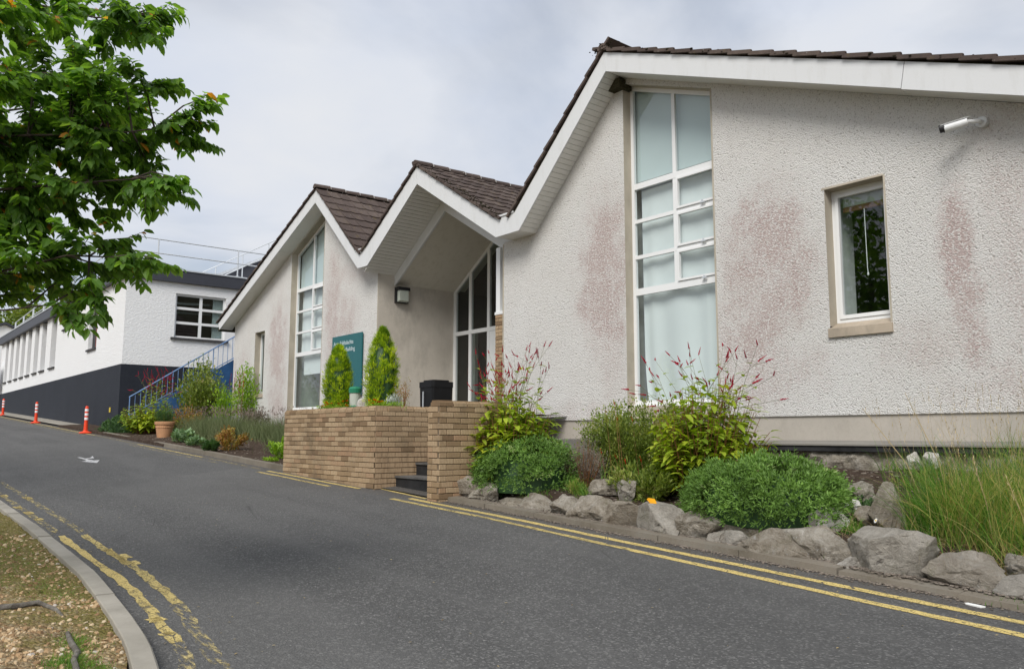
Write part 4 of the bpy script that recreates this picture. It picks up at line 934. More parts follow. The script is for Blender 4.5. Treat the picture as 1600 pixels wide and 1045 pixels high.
# rubble footing below the ledge
b = MB(); nx = 180; nz = 12
for j in range(nz+1):
    for i in range(nx+1):
        x = -9.3+7.1*i/nx; z = -.95+(-.19+.95)*j/nz
        y = 9.60+.07*noise.noise(Vector((x*3.1, 0, z*5)))+.05*noise.noise(Vector((x*9, 3, z*11)))-.10*(1-j/nz)
        b.v.append((x, y, z))
for j in range(nz):
    for i in range(nx): n = j*(nx+1)+i; b.f.append((n, n+1, n+nx+2, n+nx+1)); b.r.append(0)
part('footing', b, 'rock', lg)

# rocks -----------------------------------------------------------------------
def rock_mesh(sx, sy, sz, seed, mat='rock', rough=.16, sub=5, nplane=24):
    rnd = random.Random(seed); bm = bmesh.new(); bmesh.ops.create_icosphere(bm, subdivisions=sub, radius=1)
    pl = []
    for _ in range(nplane):
        n = Vector((rnd.gauss(0, 1), rnd.gauss(0, 1), rnd.gauss(0, .9))).normalized(); pl.append((n, rnd.uniform(.66, .98)))
    off = Vector((rnd.uniform(0, 99), rnd.uniform(0, 99), 0))
    for v_ in bm.verts:
        p = v_.co*(1.12/max(.62, (sum(abs(c_)**3.2 for c_ in v_.co))**(1/3.2)))
        for n, d in pl:
            k = p.dot(n)-d
            if k > 0: p -= n*k
        q = p*1.0+off
        p += v_.co*(noise.noise(q*1.6)*rough*.35+noise.noise(q*5)*rough*.22+noise.noise(q*13)*rough*.16-max(0, .12-abs(noise.noise(q*1.9+Vector((9, 1, 2)))))*rough*3.2)
        v_.co = p
    mn = [min(v_.co[i] for v_ in bm.verts) for i in range(3)]; mxx = [max(v_.co[i] for v_ in bm.verts) for i in range(3)]
    for v_ in bm.verts:
        for i, s_ in enumerate((sx, sy, sz)): v_.co[i] = (v_.co[i]-(mn[i]+mxx[i])/2)/(mxx[i]-mn[i])*s_
    me = bpy.data.meshes.new('rock'); bm.to_mesh(me); bm.free(); me.materials.append(M[mat]); me.polygons.foreach_set('use_smooth', [True]*len(me.polygons)); me.set_sharp_from_angle(angle=R(24)); return me
ROCKS = [(-9.67, -9.28, 6.55, -0.68, -0.53), (-9.43, -8.96, 6.4, -0.83, -0.61), (-9.05, -8.63, 6.4, -0.83, -0.54), (-8.69, -8.2, 6.4, -0.86, -0.61), (-8.23, -7.58, 6.4, -0.93, -0.76), (-7.65, -7.17, 6.42, -0.89, -0.7), (-7.19, -6.73, 6.42, -0.92, -0.68), (-6.76, -6.24, 6.42, -0.97, -0.66), (-6.26, -5.73, 6.42, -0.98, -0.69), (-5.82, -5.23, 6.42, -1.01, -0.69), (-5.33, -4.87, 6.42, -0.99, -0.74), (-4.93, -4.73, 6.35, -1.0, -0.88), (-4.81, -4.47, 6.4, -1.02, -0.86), (-4.51, -3.83, 6.36, -1.08, -0.81), (-4.28, -3.52, 6.5, -1.14, -0.77), (-3.58, -3.43, 6.33, -1.1, -0.96), (-3.53, -2.91, 6.45, -1.15, -0.74), (-2.92, -2.86, 6.4, -1.12, -0.96), (-2.89, -2.42, 6.42, -1.15, -0.84), (-2.42, -2.09, 6.35, -1.16, -0.94), (-2.43, -2.14, 6.55, -1.0, -0.84), (-5.24, -4.34, 6.65, -1.01, -0.79), (-3.65, -3.35, 7.0, -0.79, -0.41), (-4.07, -3.81, 7.2, -0.7, -0.58), (-4.12, -3.82, 6.9, -0.8, -0.64), (-4.26, -3.96, 7.7, -0.64, -0.44), (-3.82, -3.65, 7.1, -0.72, -0.62), (-7.01, -6.61, 7.0, -0.65, -0.51), (-6.56, -6.29, 6.9, -0.68, -0.48), (-4.40, -4.26, 9.35, -0.32, -0.18), (-4.22, -4.05, 9.35, -0.31, -0.175), (-4.67, -4.27, 6.8, -0.88, -0.65)]
RL = ['small grey rock against the foot of the brick wall, above the first border stone', 'first border stone beside the brick wall, pale grey and blocky', 'craggy upright border stone, second from the brick wall',
 'long sloping border stone, third from the brick wall', 'shadowed border stone under the left green mound', 'low ridged border stone just right of the left green mound', 'rounded pitted border stone left of the pale creviced one',
 'pale creviced border stone in front of the dry lavender', 'flat fronted brown grey border stone below the red flowers', 'large pentagonal border stone under the orange leaf', 'wedge shaped border stone at the left foot of the right green mound',
 'small pointed stone wedged in the border below the right mound', 'low flat slab in the border below the right mound', 'triangular slab standing on the kerb below the right mound', 'long dark grey bulging border stone left of the biggest brown one',
 'small round pebble stone lodged between the dark stone and the brown boulder', 'biggest border boulder, flat brown face below the daisy', 'thin upright sliver of stone right of the brown boulder', 'dark creviced border boulder under the tall grass',
 'smooth round boulder at the right edge of the border', 'grey stone stacked on the rightmost boulder', 'low stone half buried under the right green mound', 'upright grey rock standing in the bed beside the grass clump',
 'upper of two whitish flat stones on the bare soil', 'lower of two whitish flat stones on the bare soil', 'dark rock behind the two whitish stones', 'small grey stone at the foot of the upright rock', 'grey stone lying in the bed behind the pale creviced border stone',
 'pointed grey stone in the bed below the red flowers', 'left pale stone block under the black ledge', 'right pale stone block under the black ledge', 'brown grey stone at the right foot of the green mound']
for i, (a, c, y, zb, zt) in enumerate(ROCKS):
    border = i < 22; wd = (c-a)*(1.0 if i != 15 else .95); dp = min(.44, max(.22, wd*.8)); zb2 = min(zb, (road((a+c)/2, 6.3)+.05) if border and i not in (0, 20) else zb)-.05
    if i in (0, 20): zb2 = zb-.04
    pale = i in (23, 24, 29, 30)
    hgt = zt-zb2
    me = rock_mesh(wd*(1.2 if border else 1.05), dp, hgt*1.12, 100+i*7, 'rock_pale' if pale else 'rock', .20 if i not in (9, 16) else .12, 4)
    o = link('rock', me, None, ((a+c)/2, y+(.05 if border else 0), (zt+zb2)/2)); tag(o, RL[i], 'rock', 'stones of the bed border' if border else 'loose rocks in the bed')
    o.rotation_euler = (random.uniform(-.08, .08), random.uniform(-.08, .08), random.uniform(-.15, .15))
# small stones and crumbs on the soil
b = MB()
for _ in range(2600):
    x = random.uniform(-8.8, -2); y = random.uniform(6.5, 9.55); lump(b, (x, y, bedz(x, y)+.003), random.choice((.006, .01, .014, .02))*random.uniform(.7, 1.2), .7)
for _ in range(500):
    x = random.uniform(-28, -13.8); y = random.uniform(6.2, 7.6); lump(b, (x, y, bedz(x, y)+.003), random.choice((.01, .015, .022)), .7)
struct('stones', b, 'drylav', 'stuff')
b = MB()
for _ in range(900):
    x = random.uniform(-9, -1.5); y = random.gauss(6.09, .035); lump(b, (x, y, road(x, y)+.004), random.uniform(.003, .009), .6)
for _ in range(2600):
    x = random.uniform(-9, -1.5); y = random.gauss(6.30, .035); lump(b, (x, y, road(x, y)+.052), random.uniform(.004, .013), .6)
for _ in range(1600):
    x = random.uniform(-9, -1.5); y = random.gauss(6.125, .02); lump(b, (x, y, road(x, y)+.006), random.uniform(.004, .012), .6)
struct('gutter_grit', b, 'drylav', 'stuff')

# ------------------------------------------------------------------ plants
UP = Vector((0, 0, 1))
def dirn(el, az): return Vector((math.cos(el)*math.cos(az), math.cos(el)*math.sin(az), math.sin(el)))
def put(name, label, cat, loc, group=None): return thing(name, label, cat, loc, group)
def mound(name, label, cx, cy, rx, ry, h, n, L=.038, W=.014, pinks=0, mat='mound_leaf', tilt=0):
    z0 = bedz(cx, cy)-.08; t = put(name, label, 'plant', (cx, cy, z0)); b = MB(); core_ = MB()
    fld = lambda a: 1+.22*noise.noise(Vector((math.cos(a)*1.6+cx, math.sin(a)*1.6, cy)))
    for _ in range(n):
        a = random.uniform(0, 2*math.pi); f = math.sqrt(random.random()); el = f*math.pi/2
        rr = math.sin(el)*fld(a); zz = math.cos(el)**.5
        rr *= 1+.10*(1-zz); p = Vector((cx+rx*rr*math.cos(a), cy+ry*rr*math.sin(a), z0+h*zz))
        p.z += .15*noise.noise(Vector((p.x*2.2, p.y*2.2, 8)))*zz+.05*noise.noise(Vector((p.x*11, p.y*11, 8)))
        nr = Vector((math.cos(a)*math.sin(el)/rx, math.sin(a)*math.sin(el)/ry, max(.05, math.cos(el))/h)).normalized()
        if noise.noise(p*3.1+Vector((5, 5, 5))) < -.30 and random.random() < .8: continue
        p += nr*(.07*noise.noise(p*7)-random.random()**2*.09+.03*random.random()**5*3)
        g = .5+.45*noise.noise(Vector((p.x*5, p.y*5, p.z*5)))+random.uniform(-.3, .3)
        for q in range(3):
            d = (nr*.75+rv(.85)+UP*.25); b.leaf2(p, d, nr+rv(.3), L*random.uniform(.6, 1.2), W*random.uniform(.7, 1.2), max(.01, min(1, g)))
    for j in range(9):
        for k in range(20):
            pass
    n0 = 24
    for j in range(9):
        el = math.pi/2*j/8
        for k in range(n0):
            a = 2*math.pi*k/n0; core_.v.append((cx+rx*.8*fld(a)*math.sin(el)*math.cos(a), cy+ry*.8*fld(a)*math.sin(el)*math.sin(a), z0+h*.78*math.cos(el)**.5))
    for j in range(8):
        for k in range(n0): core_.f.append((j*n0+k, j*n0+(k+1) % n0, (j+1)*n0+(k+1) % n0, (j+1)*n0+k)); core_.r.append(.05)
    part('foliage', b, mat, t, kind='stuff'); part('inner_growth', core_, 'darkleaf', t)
    for _ in range(pinks):
        a = random.uniform(0, 6.28); f = random.random()*.8; p = Vector((cx+rx*f*math.cos(a), cy+ry*f*math.sin(a), z0+h*(1-f*f)**.4+.05+tilt*ry*f*math.sin(a))); fb = MB()
        for k in range(9): fb.leaf2(p, dirn(.5, k*.7), UP, .018, .012, random.uniform(.2, 1))
        part('flower', fb, 'pink', t)
    return t
mound('green_mound', 'dense dark green cushion plant nearest the brick wall', -8.20, 6.98, .76, .62, .64, 10500, .046, .013, pinks=4)
mound('green_mound', 'wide dark green cushion plant under the tall window, right of the persicaria', -4.70, 7.05, .78, .64, .60, 11500, .05, .012, pinks=8)
def persicaria(label, cx, cy, hl, rl, nleaf, nst, hs, spread, Ls=.16, zoff=0, lean=(0, 0), spike=.085):
    z0 = bedz(cx, cy)-.03+zoff; t = put('persicaria', label, 'plant', (cx, cy, z0)); fo = MB(); stm = MB(); sp_ = MB(); base = Vector((cx, cy, z0))
    nb = nleaf//9
    for k in range(nb):
        a = random.uniform(0, 6.28); r_ = rl*math.sqrt(random.random()); top = base+Vector((r_*math.cos(a)+lean[0], r_*math.sin(a)+lean[1], hl*random.uniform(.45, 1.05)*(1-.35*(r_/rl)**2)))
        ft = base+Vector((r_*.45*math.cos(a), r_*.45*math.sin(a), 0)); mid = (ft+top)/2+rv(.04); stm.tube([ft, mid, top], [.006, .005, .003], 4, .3)
        for q in range(9):
            f = .25+.75*q/8; p = ft.lerp(mid, f*2) if f < .5 else mid.lerp(top, f*2-1); az_ = a*.3+q*2.4+random.uniform(-.5, .5)
            d = dirn(random.uniform(-.35, .45), az_); big = 1.1-.55*f+random.uniform(-.15, .15)
            g = .45+.4*noise.noise(p*2.2)+random.uniform(-.22, .28); fo.leaf(p, d, UP+rv(.25), Ls*big, Ls*.46*big, max(.01, min(1, g)), .25, .30)
    part('leaves', fo, 'pers_leaf', t, kind='stuff'); part('stems', stm, 'stem_red', t, kind='stuff')
    for k in range(nst):
        a = random.uniform(0, 6.28); r_ = rl*.6*math.sqrt(random.random()); ft = base+Vector((r_*math.cos(a)+lean[0]*.5, r_*math.sin(a)+lean[1]*.5, hl*.5))
        a2 = random.uniform(0, 6.28); sx, sy = spread; hgt = hs*random.uniform(.62, 1.05); tip = base+Vector((sx*random.uniform(-1, 1)+lean[0], sy*math.sin(a2)*random.random()+lean[1], hgt))
        mid = ft.lerp(tip, .55)+Vector((0, 0, .05))+rv(.03); s2 = MB(); s2.tube([ft, ft.lerp(mid, .5)+rv(.03), mid, tip], [.0036, .003, .0024, .0016], 4, .3)
        l2 = MB()
        for q in range(4):
            p = ft.lerp(tip, .35+.15*q); big = random.uniform(.35, .6); l2.leaf(p, dirn(random.uniform(-.2, .6), random.uniform(0, 6.28)), UP, Ls*big, Ls*.5*big, random.uniform(.2, .7))
        dd = (tip-mid).normalized()
        tips_ = [(tip, (dd+rv(.6)).normalized())]
        for q in range(random.choice((0, 1, 1, 2))):
            p = mid.lerp(tip, random.uniform(.3, .9)); d3 = (dd+rv(.8)+UP*.3).normalized(); e = p+d3*random.uniform(.07, .24); s2.tube([p, e], [.002, .0016], 4, .3); tips_.append((e, d3))
        st2 = part('flower_stem', s2, 'stem', t); part('leaves', l2, 'pers_leaf', st2)
        fl = MB()
        for e, d3 in tips_:
            Lk = spike*random.uniform(.7, 1.25); bend = rv(.25)
            m_ = 14
            for u in range(m_):
                f = u/(m_-1); c = e+d3*Lk*f+bend*Lk*f*f*.5; rr = .0115*(1-.6*f)
                for v_ in range(3): fl.leaf2(c, (d3*.6+rv(1)), UP, rr*1.7, rr*1.3, random.uniform(.1, 1))
            fl.tube([e, e+d3*Lk*.5+bend*Lk*.12, e+d3*Lk+bend*Lk*.5], [.0055, .0055, .0015], 5, .4)
        part('flower_spike', fl, 'crimson', st2, kind='stuff')
    return t
persicaria('red spiked persicaria with lime green leaves against the brick wall by the steps', -8.62, 6.98, 1.26, .58, 2000, 36, 1.74, (.85, .45), .27, lean=(.02, .05))
persicaria('red spiked persicaria with lime green leaves below the tall window', -5.85, 7.55, 1.32, .68, 2300, 34, 1.62, (.9, .45), .23, lean=(.10, -.0))
persicaria('sparse clump of crimson spikes leaning over the brick end wall by the steps', -9.02, 7.42, .9, .25, 200, 34, 1.46, (.42, .25), .16, lean=(-.22, -.1), spike=.10)
def bush(label, cx, cy, rx, ry, h, n, L, W, mat, z=None, stems=24, cat='shrub', name='shrub', up=.5, fill=.55, smat='stem', bottom=.0):
    z0 = (bedz(cx, cy)-.03) if z is None else z; t = put(name, label, cat, (cx, cy, z0)); s_ = MB(); b = MB(); tips_ = []
    for k in range(stems):
        a = random.uniform(0, 6.28); r_ = math.sqrt(random.random()); tp = Vector((cx+rx*r_*math.cos(a), cy+ry*r_*math.sin(a), z0+h*random.uniform(.55, 1.05)*(1-.35*r_*r_))); ft = Vector((cx+rx*.25*r_*math.cos(a), cy+ry*.25*r_*math.sin(a), z0))
        mid = ft.lerp(tp, .5)+Vector((math.cos(a)*.05*rx, math.sin(a)*.05*ry, h*.05)); s_.tube([ft, mid, tp], [.006, .004, .0015], 4, .3); tips_.append((ft, mid, tp))
    for k in range(n):
        ft, mid, tp = random.choice(tips_); f = bottom+(1-bottom)*random.random()**fill; p = ft.lerp(mid, f*2) if f < .5 else mid.lerp(tp, f*2-1)
        p = p+rv(.09*h+.02); d = (p-Vector((cx, cy, z0+h*.2))).normalized()*.6+UP*up+rv(.7); g = .5+.45*noise.noise(p*4)+random.uniform(-.3, .3)
        b.leaf2(p, d, UP+rv(.5), L*random.uniform(.6, 1.3), W*random.uniform(.7, 1.2), max(.01, min(1, g)))
    part('leaves', b, mat, t, kind='stuff'); part('stems', s_, smat, t, kind='stuff'); return t
bush('loose olive green small leaved shrub between the two persicaria clumps', -7.15, 7.95, 1.02, .5, 1.02, 30000, .040, .023, 'shrub_leaf', stems=90, fill=.8)
bush('low leafy weeds below the red flowers in front of the olive shrub', -6.25, 7.05, .6, .28, .42, 3000, .07, .026, 'shrub_leaf', stems=24, cat='plant', name='weeds')
bush('faded grey brown lavender clump left of the olive shrub', -7.42, 7.22, .27, .26, .62, 4200, .028, .007, 'drylav', stems=90, cat='plant', name='faded_lavender', up=1.2, smat='stem_red')
bush('small rosette of pale stones weeds right of the left mound', -7.2, 6.85, .14, .12, .2, 500, .06, .008, 'grass', stems=10, cat='plant', name='grass_tuft', up=1.3)
# montbretia with red flower heads
t = put('montbretia', 'arching stalks with scarlet flower heads among the low weeds', 'plant', (-6.8, 7.3, bedz(-6.8, 7.3)))
gb = MB()
for _ in range(60):
    gb.blade(Vector((-6.75+random.gauss(0, .22), 7.25+random.gauss(0, .12), bedz(-6.8, 7.25)-.02)), Vector((random.gauss(0, .35), random.gauss(0, .3), 1)), random.uniform(.3, .6), .012, .7, random.uniform(.1, .9), 5)
part('blades', gb, 'grass', t, kind='stuff')
for (x, y, z) in [(-7.4, 7.6, .28), (-7.15, 7.5, .36), (-7.15, 7.55, .16), (-6.95, 7.6, .18), (-7.2, 7.3, -.22), (-6.95, 7.3, -.28), (-6.7, 7.2, -.34), (-6.55, 7.3, -.3), (-6.4, 7.4, .05), (-6.0, 7.35, -.02), (-7.5, 7.3, -.30)]:
    s2 = MB(); s2.tube([(x+.1, y, bedz(x, y)), (x+.05, y, (z+bedz(x, y))/2), (x, y, z)], [.004, .003, .002], 4, .3); s3 = part('flower_stem', s2, 'stem_red', t); fl = MB()
    for u in range(16):
        p = Vector((x, y, z))+Vector((-.02*u/16, 0, .06*u/16)); fl.leaf2(p, UP*.6+rv(.9), UP, .022, .010, random.uniform(.1, 1))
    part('flower', fl, 'redflower', s3)
o = single('fallen_leaf', MB(), 'orange', 'orange leaf hanging over the top of the pentagonal border stone', 'leaf')
lb = MB(); lb.leaf(Vector((-5.62, 6.36, -.62)), Vector((.9, -.3, -.35)), UP, .15, .11, .9, .2, .25); me = lb.mesh('fallen_leaf', 'orange'); o.data = me
# tall grass on the right
t = put('grass_clump', 'tall overgrown clump of green and straw coloured grass at the right edge', 'grass', (-3, 7.6, bedz(-3, 7.6)))
gb = MB(); db = MB()
for _ in range(6400):
    cx, cy, s_, L0 = random.choice([(-2.95, 7.05, .15, .50), (-2.98, 7.15, .17, .55), (-2.8, 7.3, .26, .48), (-2.4, 7.3, .35, .52), (-2.1, 7.6, .4, .56), (-2.6, 8.3, .5, .5), (-1.8, 7.5, .5, .6), (-2.7, 8.6, .4, .40), (-2.3, 7.0, .3, .45)])
    x = random.gauss(cx, s_); y = max(6.62, random.gauss(cy, s_*.8)); p = Vector((x, y, bedz(x, y)-.01)); g = random.random()**1.15
    g = g*.62 if x < -3.0 else g
    if random.random() < (.12 if x < -3.0 else .34): g = random.uniform(.78, 1)
    gb.blade(p, Vector((random.gauss(-.04, .26), random.gauss(-.08, .26), 1)), L0*random.uniform(.5, 1.5), random.uniform(.005, .0095), random.uniform(.3, 1.6), max(.01, g), 5)
part('blades', gb, 'grass', t, kind='stuff')
for _ in range(900):
    x = random.gauss(-2.7, .55); y = max(6.6, random.gauss(6.95, .25)); db.blade(Vector((x, y, bedz(x, y)-.01)), Vector((random.gauss(0, .7), random.gauss(-.2, .6), .8)), random.uniform(.15, .5), .004, random.uniform(.8, 2.2), random.uniform(.1, 1), 5)
for _ in range(150):
    x = random.uniform(-3.6, -1.6); y = random.uniform(7, 9); p = Vector((x, y, bedz(x, y))); L = random.uniform(.7, 1.25); d = Vector((random.gauss(-.05, .17), random.gauss(0, .12), 1)); db.blade(p, d, L, .0035, random.uniform(.05, .5), random.uniform(.1, .9), 5)
    q = p+d.normalized()*L*.9
    for u in range(7): db.leaf2(q-d*.025*u, d*.7+rv(.35), UP, .03, .006, random.uniform(.2, 1))
part('dry_blades', db, 'dry', t, kind='stuff')
for (x, y, dx, L) in [(-3.05, 7.3, -.35, 1.18), (-3.3, 7.4, -.55, 1.0), (-2.62, 6.9, -.10, .72), (-2.35, 6.85, -.12, .6)]:
    s2 = MB(); p = Vector((x, y, bedz(x, y))); s2.tube([p, p+Vector((dx*.35, 0, L*.5)), p+Vector((dx, -.05, L))], [.005, .004, .002], 5, .6)
    for u in range(10): s2.leaf2(p+Vector((dx*(.7+.03*u), -.03, L*(.7+.03*u))), Vector((random.gauss(0, .5), random.gauss(0, .5), .8)), UP, .05, .006, .8)
    part('straw_stalk', s2, 'dry', t)
def tuft(label, x, y, n, L, s_=.06, mat='grass', name='grass_tuft', zz=None):
    t = put(name, label, 'grass', (x, y, bedz(x, y))); gb = MB()
    for _ in range(n):
        a, c = random.gauss(x, s_), random.gauss(y, s_); gb.blade(Vector((a, c, (bedz(a, c) if zz is None else zz)-.01)), Vector((random.gauss(0, .4), random.gauss(0, .4), 1)), L*random.uniform(.5, 1.2), .006, random.uniform(.4, 1.4), random.uniform(.05, .8), 4)
    part('blades', gb, mat, t, kind='stuff'); return t
tuft('fine tuft of bright grass left of the daisy', -3.72, 6.85, 130, .18, .05)
tuft('grass tuft in the gutter at the foot of the rightmost boulders', -2.3, 6.25, 70, .07, .07, zz=-1.12)
tuft('moss green tuft beside the dry lavender, above the pale creviced stone', -7.05, 6.85, 140, .16, .06)
tuft('upright weeds behind the upright rock', -3.95, 9.0, 130, .35, .09)
tuft('thin weeds against the ledge above the whitish stones', -4.5, 9.2, 60, .25, .07)
bush('leafy weeds spilling between the upright rock and the ledge', -3.65, 8.3, .4, .4, .2, 800, .05, .016, 'shrub_leaf', stems=18, cat='plant', name='weeds')
bush('ferny dark weeds around the dark rock behind the whitish stones', -4.0, 7.55, .3, .25, .16, 600, .05, .018, 'darkleaf', stems=14, cat='plant', name='weeds')
bush('leafy stalks between the persicaria and the right green mound', -5.45, 7.2, .22, .2, .55, 420, .06, .03, 'shrub_leaf', stems=12, cat='plant', name='weeds')
dz = put('daisy', 'single white daisy with a yellow centre above the biggest boulder', 'flower', (-3.38, 6.72, bedz(-3.38, 6.72)))
b = MB(); c = Vector((-3.40, 6.62, -.685)); fn = Vector((-.45, -.75, .45)).normalized(); e1 = fn.cross(UP).normalized(); e2 = fn.cross(e1)
for k in range(14): a = k*2*math.pi/14; b.leaf2(c, e1*math.cos(a)+e2*math.sin(a)+fn*.1, fn, .024, .010, .5)
part('petals', b, 'petal', dz); b = MB(); b.tube([c-fn*.002, c+fn*.006], [.009, .006], 8); part('centre', b, 'yolk', dz)
b = MB(); b.tube([(-3.36, 6.74, bedz(-3.38, 6.74)), (-3.38, 6.70, -.74), tuple(c)], .0025, 5); part('stem', b, 'stem', dz); gb = MB()
for _ in range(90): gb.blade(Vector((random.gauss(-3.33, .07), random.gauss(6.8, .05), bedz(-3.35, 6.8))), Vector((random.gauss(0, .6), random.gauss(0, .5), 1)), random.uniform(.06, .16), .006, 1, random.uniform(.1, .6), 3)
part('leaves', gb, 'darkleaf', dz, kind='stuff')
b = MB(); b.prism([(-2.52, 6.04, -1.14), (-2.40, 6.02, -1.142), (-2.38, 6.05, -1.14), (-2.5, 6.075, -1.138)], (0, 0, .01)); single('litter_scrap', b, 'petal', 'white scrap of litter lying on the low kerb at the right', 'litter')

# planter plants ---------------------------------------------------------------
def conifer(label, cx, cy, r0, h, z0=.36):
    t = put('golden_conifer', label, 'conifer', (cx, cy, z0), 'golden conifers in the brick planter'); b = MB(); co = MB()
    prof = lambda f: r0*1.0*max(0, 1-f**3.6)**.85*(.80+.20*min(1, f*2.6))
    for _ in range(3600):
        f = random.random()**1.0; a = random.uniform(0, 6.28)
        if noise.noise(Vector((math.cos(a)*2.2+cx*3, math.sin(a)*2.2, f*9))) < -.33: continue
        rr = prof(f)*(1+.14*noise.noise(Vector((math.cos(a)*2, math.sin(a)*2, f*7+cx)))); z = z0+h*f
        rr *= random.uniform(.66, 1.04)+.14*max(0, noise.noise(Vector((a*3+cx, f*9, 1))))*3*random.random(); p = Vector((cx+rr*math.cos(a), cy+rr*math.sin(a), z)); out_ = Vector((math.cos(a), math.sin(a), 0))
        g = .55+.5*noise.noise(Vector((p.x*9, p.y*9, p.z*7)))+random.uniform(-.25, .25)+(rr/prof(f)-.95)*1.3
        fan = out_*.5+UP*1.0+rv(.35)
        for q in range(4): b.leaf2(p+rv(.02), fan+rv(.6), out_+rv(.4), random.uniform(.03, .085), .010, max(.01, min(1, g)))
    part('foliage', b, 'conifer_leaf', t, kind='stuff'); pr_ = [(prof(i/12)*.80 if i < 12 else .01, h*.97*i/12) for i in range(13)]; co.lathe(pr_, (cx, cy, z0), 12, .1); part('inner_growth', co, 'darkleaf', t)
    b = MB(); b.tube([(cx, cy, z0-.05), (cx, cy, z0+h*.8)], [.03, .008], 6); part('trunk', b, 'bark', t)
    return t
conifer('golden conifer on the left of the planter, in front of the teal sign', -13.10, 6.72, .255, 1.20)
conifer('golden conifer on the right of the planter, the taller and fuller one', -11.58, 6.72, .270, 1.36)
ln = put('garden_lantern', 'small lantern with a green lid and base between the two golden conifers', 'lantern', (-12.05, 6.5, .36))
b = MB(); b.lathe([(.001, .0), (.10, 0), (.10, .09), (.085, .10)], (-12.06, 6.5, .38), 16); part('base', b, 'green', ln)
b = MB(); b.lathe([(.085, .10), (.088, .31)], (-12.06, 6.5, .38), 16); part('glass', b, 'lens', ln); b = MB(); b.lathe([(.10, .31), (.105, .38), (.08, .41), (.001, .42)], (-12.06, 6.5, .38), 16); part('lid', b, 'green', ln)
o = link('round_stone', rock_mesh(.19, .19, .24, 5, 'rock_pale', .05, 3, 3), None, (-11.80, 6.5, .47)); tag(o, 'pale rounded stone beside the green lantern', 'stone')
def flowers(label, cx, cy, rx, n, z0=.36, mat='orange', cat='flowers', name='marigolds', leafs=700):
    t = put(name, label, cat, (cx, cy, z0)); b = MB()
    for _ in range(leafs):
        p = Vector((random.gauss(cx, rx*.55), random.gauss(cy, .08), z0+random.uniform(.0, .13))); b.leaf2(p, rv(1)+UP*.5, UP, random.uniform(.02, .05), .014, random.uniform(.1, .9))
    part('leaves', b, 'lime', t, kind='stuff')
    for _ in range(n):
        p = Vector((random.gauss(cx, rx*.5), random.gauss(cy-.05, .05), z0+random.uniform(.11, .19))); fl = MB(); g = random.random()
        for k in range(10): fl.leaf2(p, dirn(random.uniform(.1, .9), k*.65), UP, .033, .024, max(.01, min(1, g+random.uniform(-.15, .15))))
        part('flower', fl, mat, t)
    return t
flowers('orange marigolds at the foot of the left golden conifer', -12.72, 6.38, .22, 9)
flowers('orange marigolds beside the green lantern', -12.10, 6.33, .14, 6, leafs=400)
flowers('orange and red marigolds at the foot of the right golden conifer', -11.10, 6.38, .18, 9)
flowers('low green plants with a yellow bloom at the left end of the planter', -13.35, 6.6, .15, 1, leafs=500)
flowers('low green plants at the right end of the planter top', -10.68, 6.42, .16, 0, leafs=500)
bush('silver grey foliage plant beside the right golden conifer', -11.0, 6.62, .16, .12, .30, 700, .04, .012, 'silver', .36, 20, 'plant', 'silver_plant')
bush('wispy rust brown seed heads right of the right golden conifer', -10.95, 6.75, .16, .12, .62, 260, .025, .015, 'rust', .36, 9, 'plant', 'dried_plant', fill=.35, smat='stem_red')
# litter bin
bn = thing('litter_bin', 'black plastic bin with a sloped lid standing by the entrance', 'bin', (-13.35, 9.0, -.05))
def rbox(cx, cy, hx, hy, z0, z1, r_, taper=0):
    b = MB(); n = 5; pts = []
    for (sx, sy, a0) in ((1, 1, 0), (-1, 1, 90), (-1, -1, 180), (1, -1, 270)):
        for k in range(n): a = R(a0+90*k/(n-1)); pts.append((sx*(hx-r_)+r_*math.cos(a), sy*(hy-r_)+r_*math.sin(a)))
    m_ = len(pts)
    for (z, s_) in ((z0, 1-taper), (z1, 1)):
        for p in pts: b.v.append((cx+p[0]*s_, cy+p[1]*s_, z))
    for k in range(m_): b.f.append((k, (k+1) % m_, m_+(k+1) % m_, m_+k)); b.r.append(0)
    b.f.append(tuple(range(m_, 2*m_))); b.f.append(tuple(reversed(range(m_)))); b.r += [0, 0]; return b
part('body', rbox(-13.40, 9.0, .25, .24, -.05, .93, .05, .08), 'bin', bn, fix=True); part('lid', rbox(-13.40, 9.0, .262, .252, .93, 1.04, .06), 'bin', bn, fix=True)
b = rbox(-13.40, 9.0, .20, .19, 1.04, 1.075, .05); part('lid_top', b, 'bin', bn, fix=True); b = MB(); b.box(-13.46, -13.44, 8.722, 8.74, .3, .85); part('edge_strip', b, 'galv', bn)

# left bed ---------------------------------------------------------------------
def lavender(label, x0, x1, y, h, n, z0f, dy=.3):
    t = put('lavender', label, 'plant', ((x0+x1)/2, y, z0f((x0+x1)/2, y)), 'lavender along the left bed'); b = MB()
    for _ in range(n):
        x = random.uniform(x0, x1); yy = random.gauss(y, dy*.6); cl = 1+.2*noise.noise(Vector((x*1.4, yy*2, 0)))
        p = Vector((x, yy, z0f(x, yy)-.02)); b.blade(p, Vector((random.gauss(0, .38), random.gauss(0, .38), 1)), h*cl*random.uniform(.55, 1.1), .010, random.uniform(.1, .5), .5+.4*noise.noise(p*2)+random.uniform(-.25, .25)+.01, 3)
    part('foliage', b, 'lav', t, kind='stuff')
    s_ = MB()
    for _ in range(n//14):
        x = random.uniform(x0, x1); yy = random.gauss(y, dy*.6); p = Vector((x, yy, z0f(x, yy)+h*random.uniform(.85, 1.2))); s_.leaf2(p, UP+rv(.3), Vector((1, 0, 0)), .07, .014, .99)
    part('flower_heads', s_, 'lav', t, kind='stuff')
lavender('grey green lavender hedge between the terracotta pot and the corner of the building', -24.4, -21.0, 8.0, .62, 5200, bedz, .5)
lavender('grey green lavender along the wall between the corner and the brick planter', -20.9, -17.6, 8.6, .62, 3600, bedz, .5)
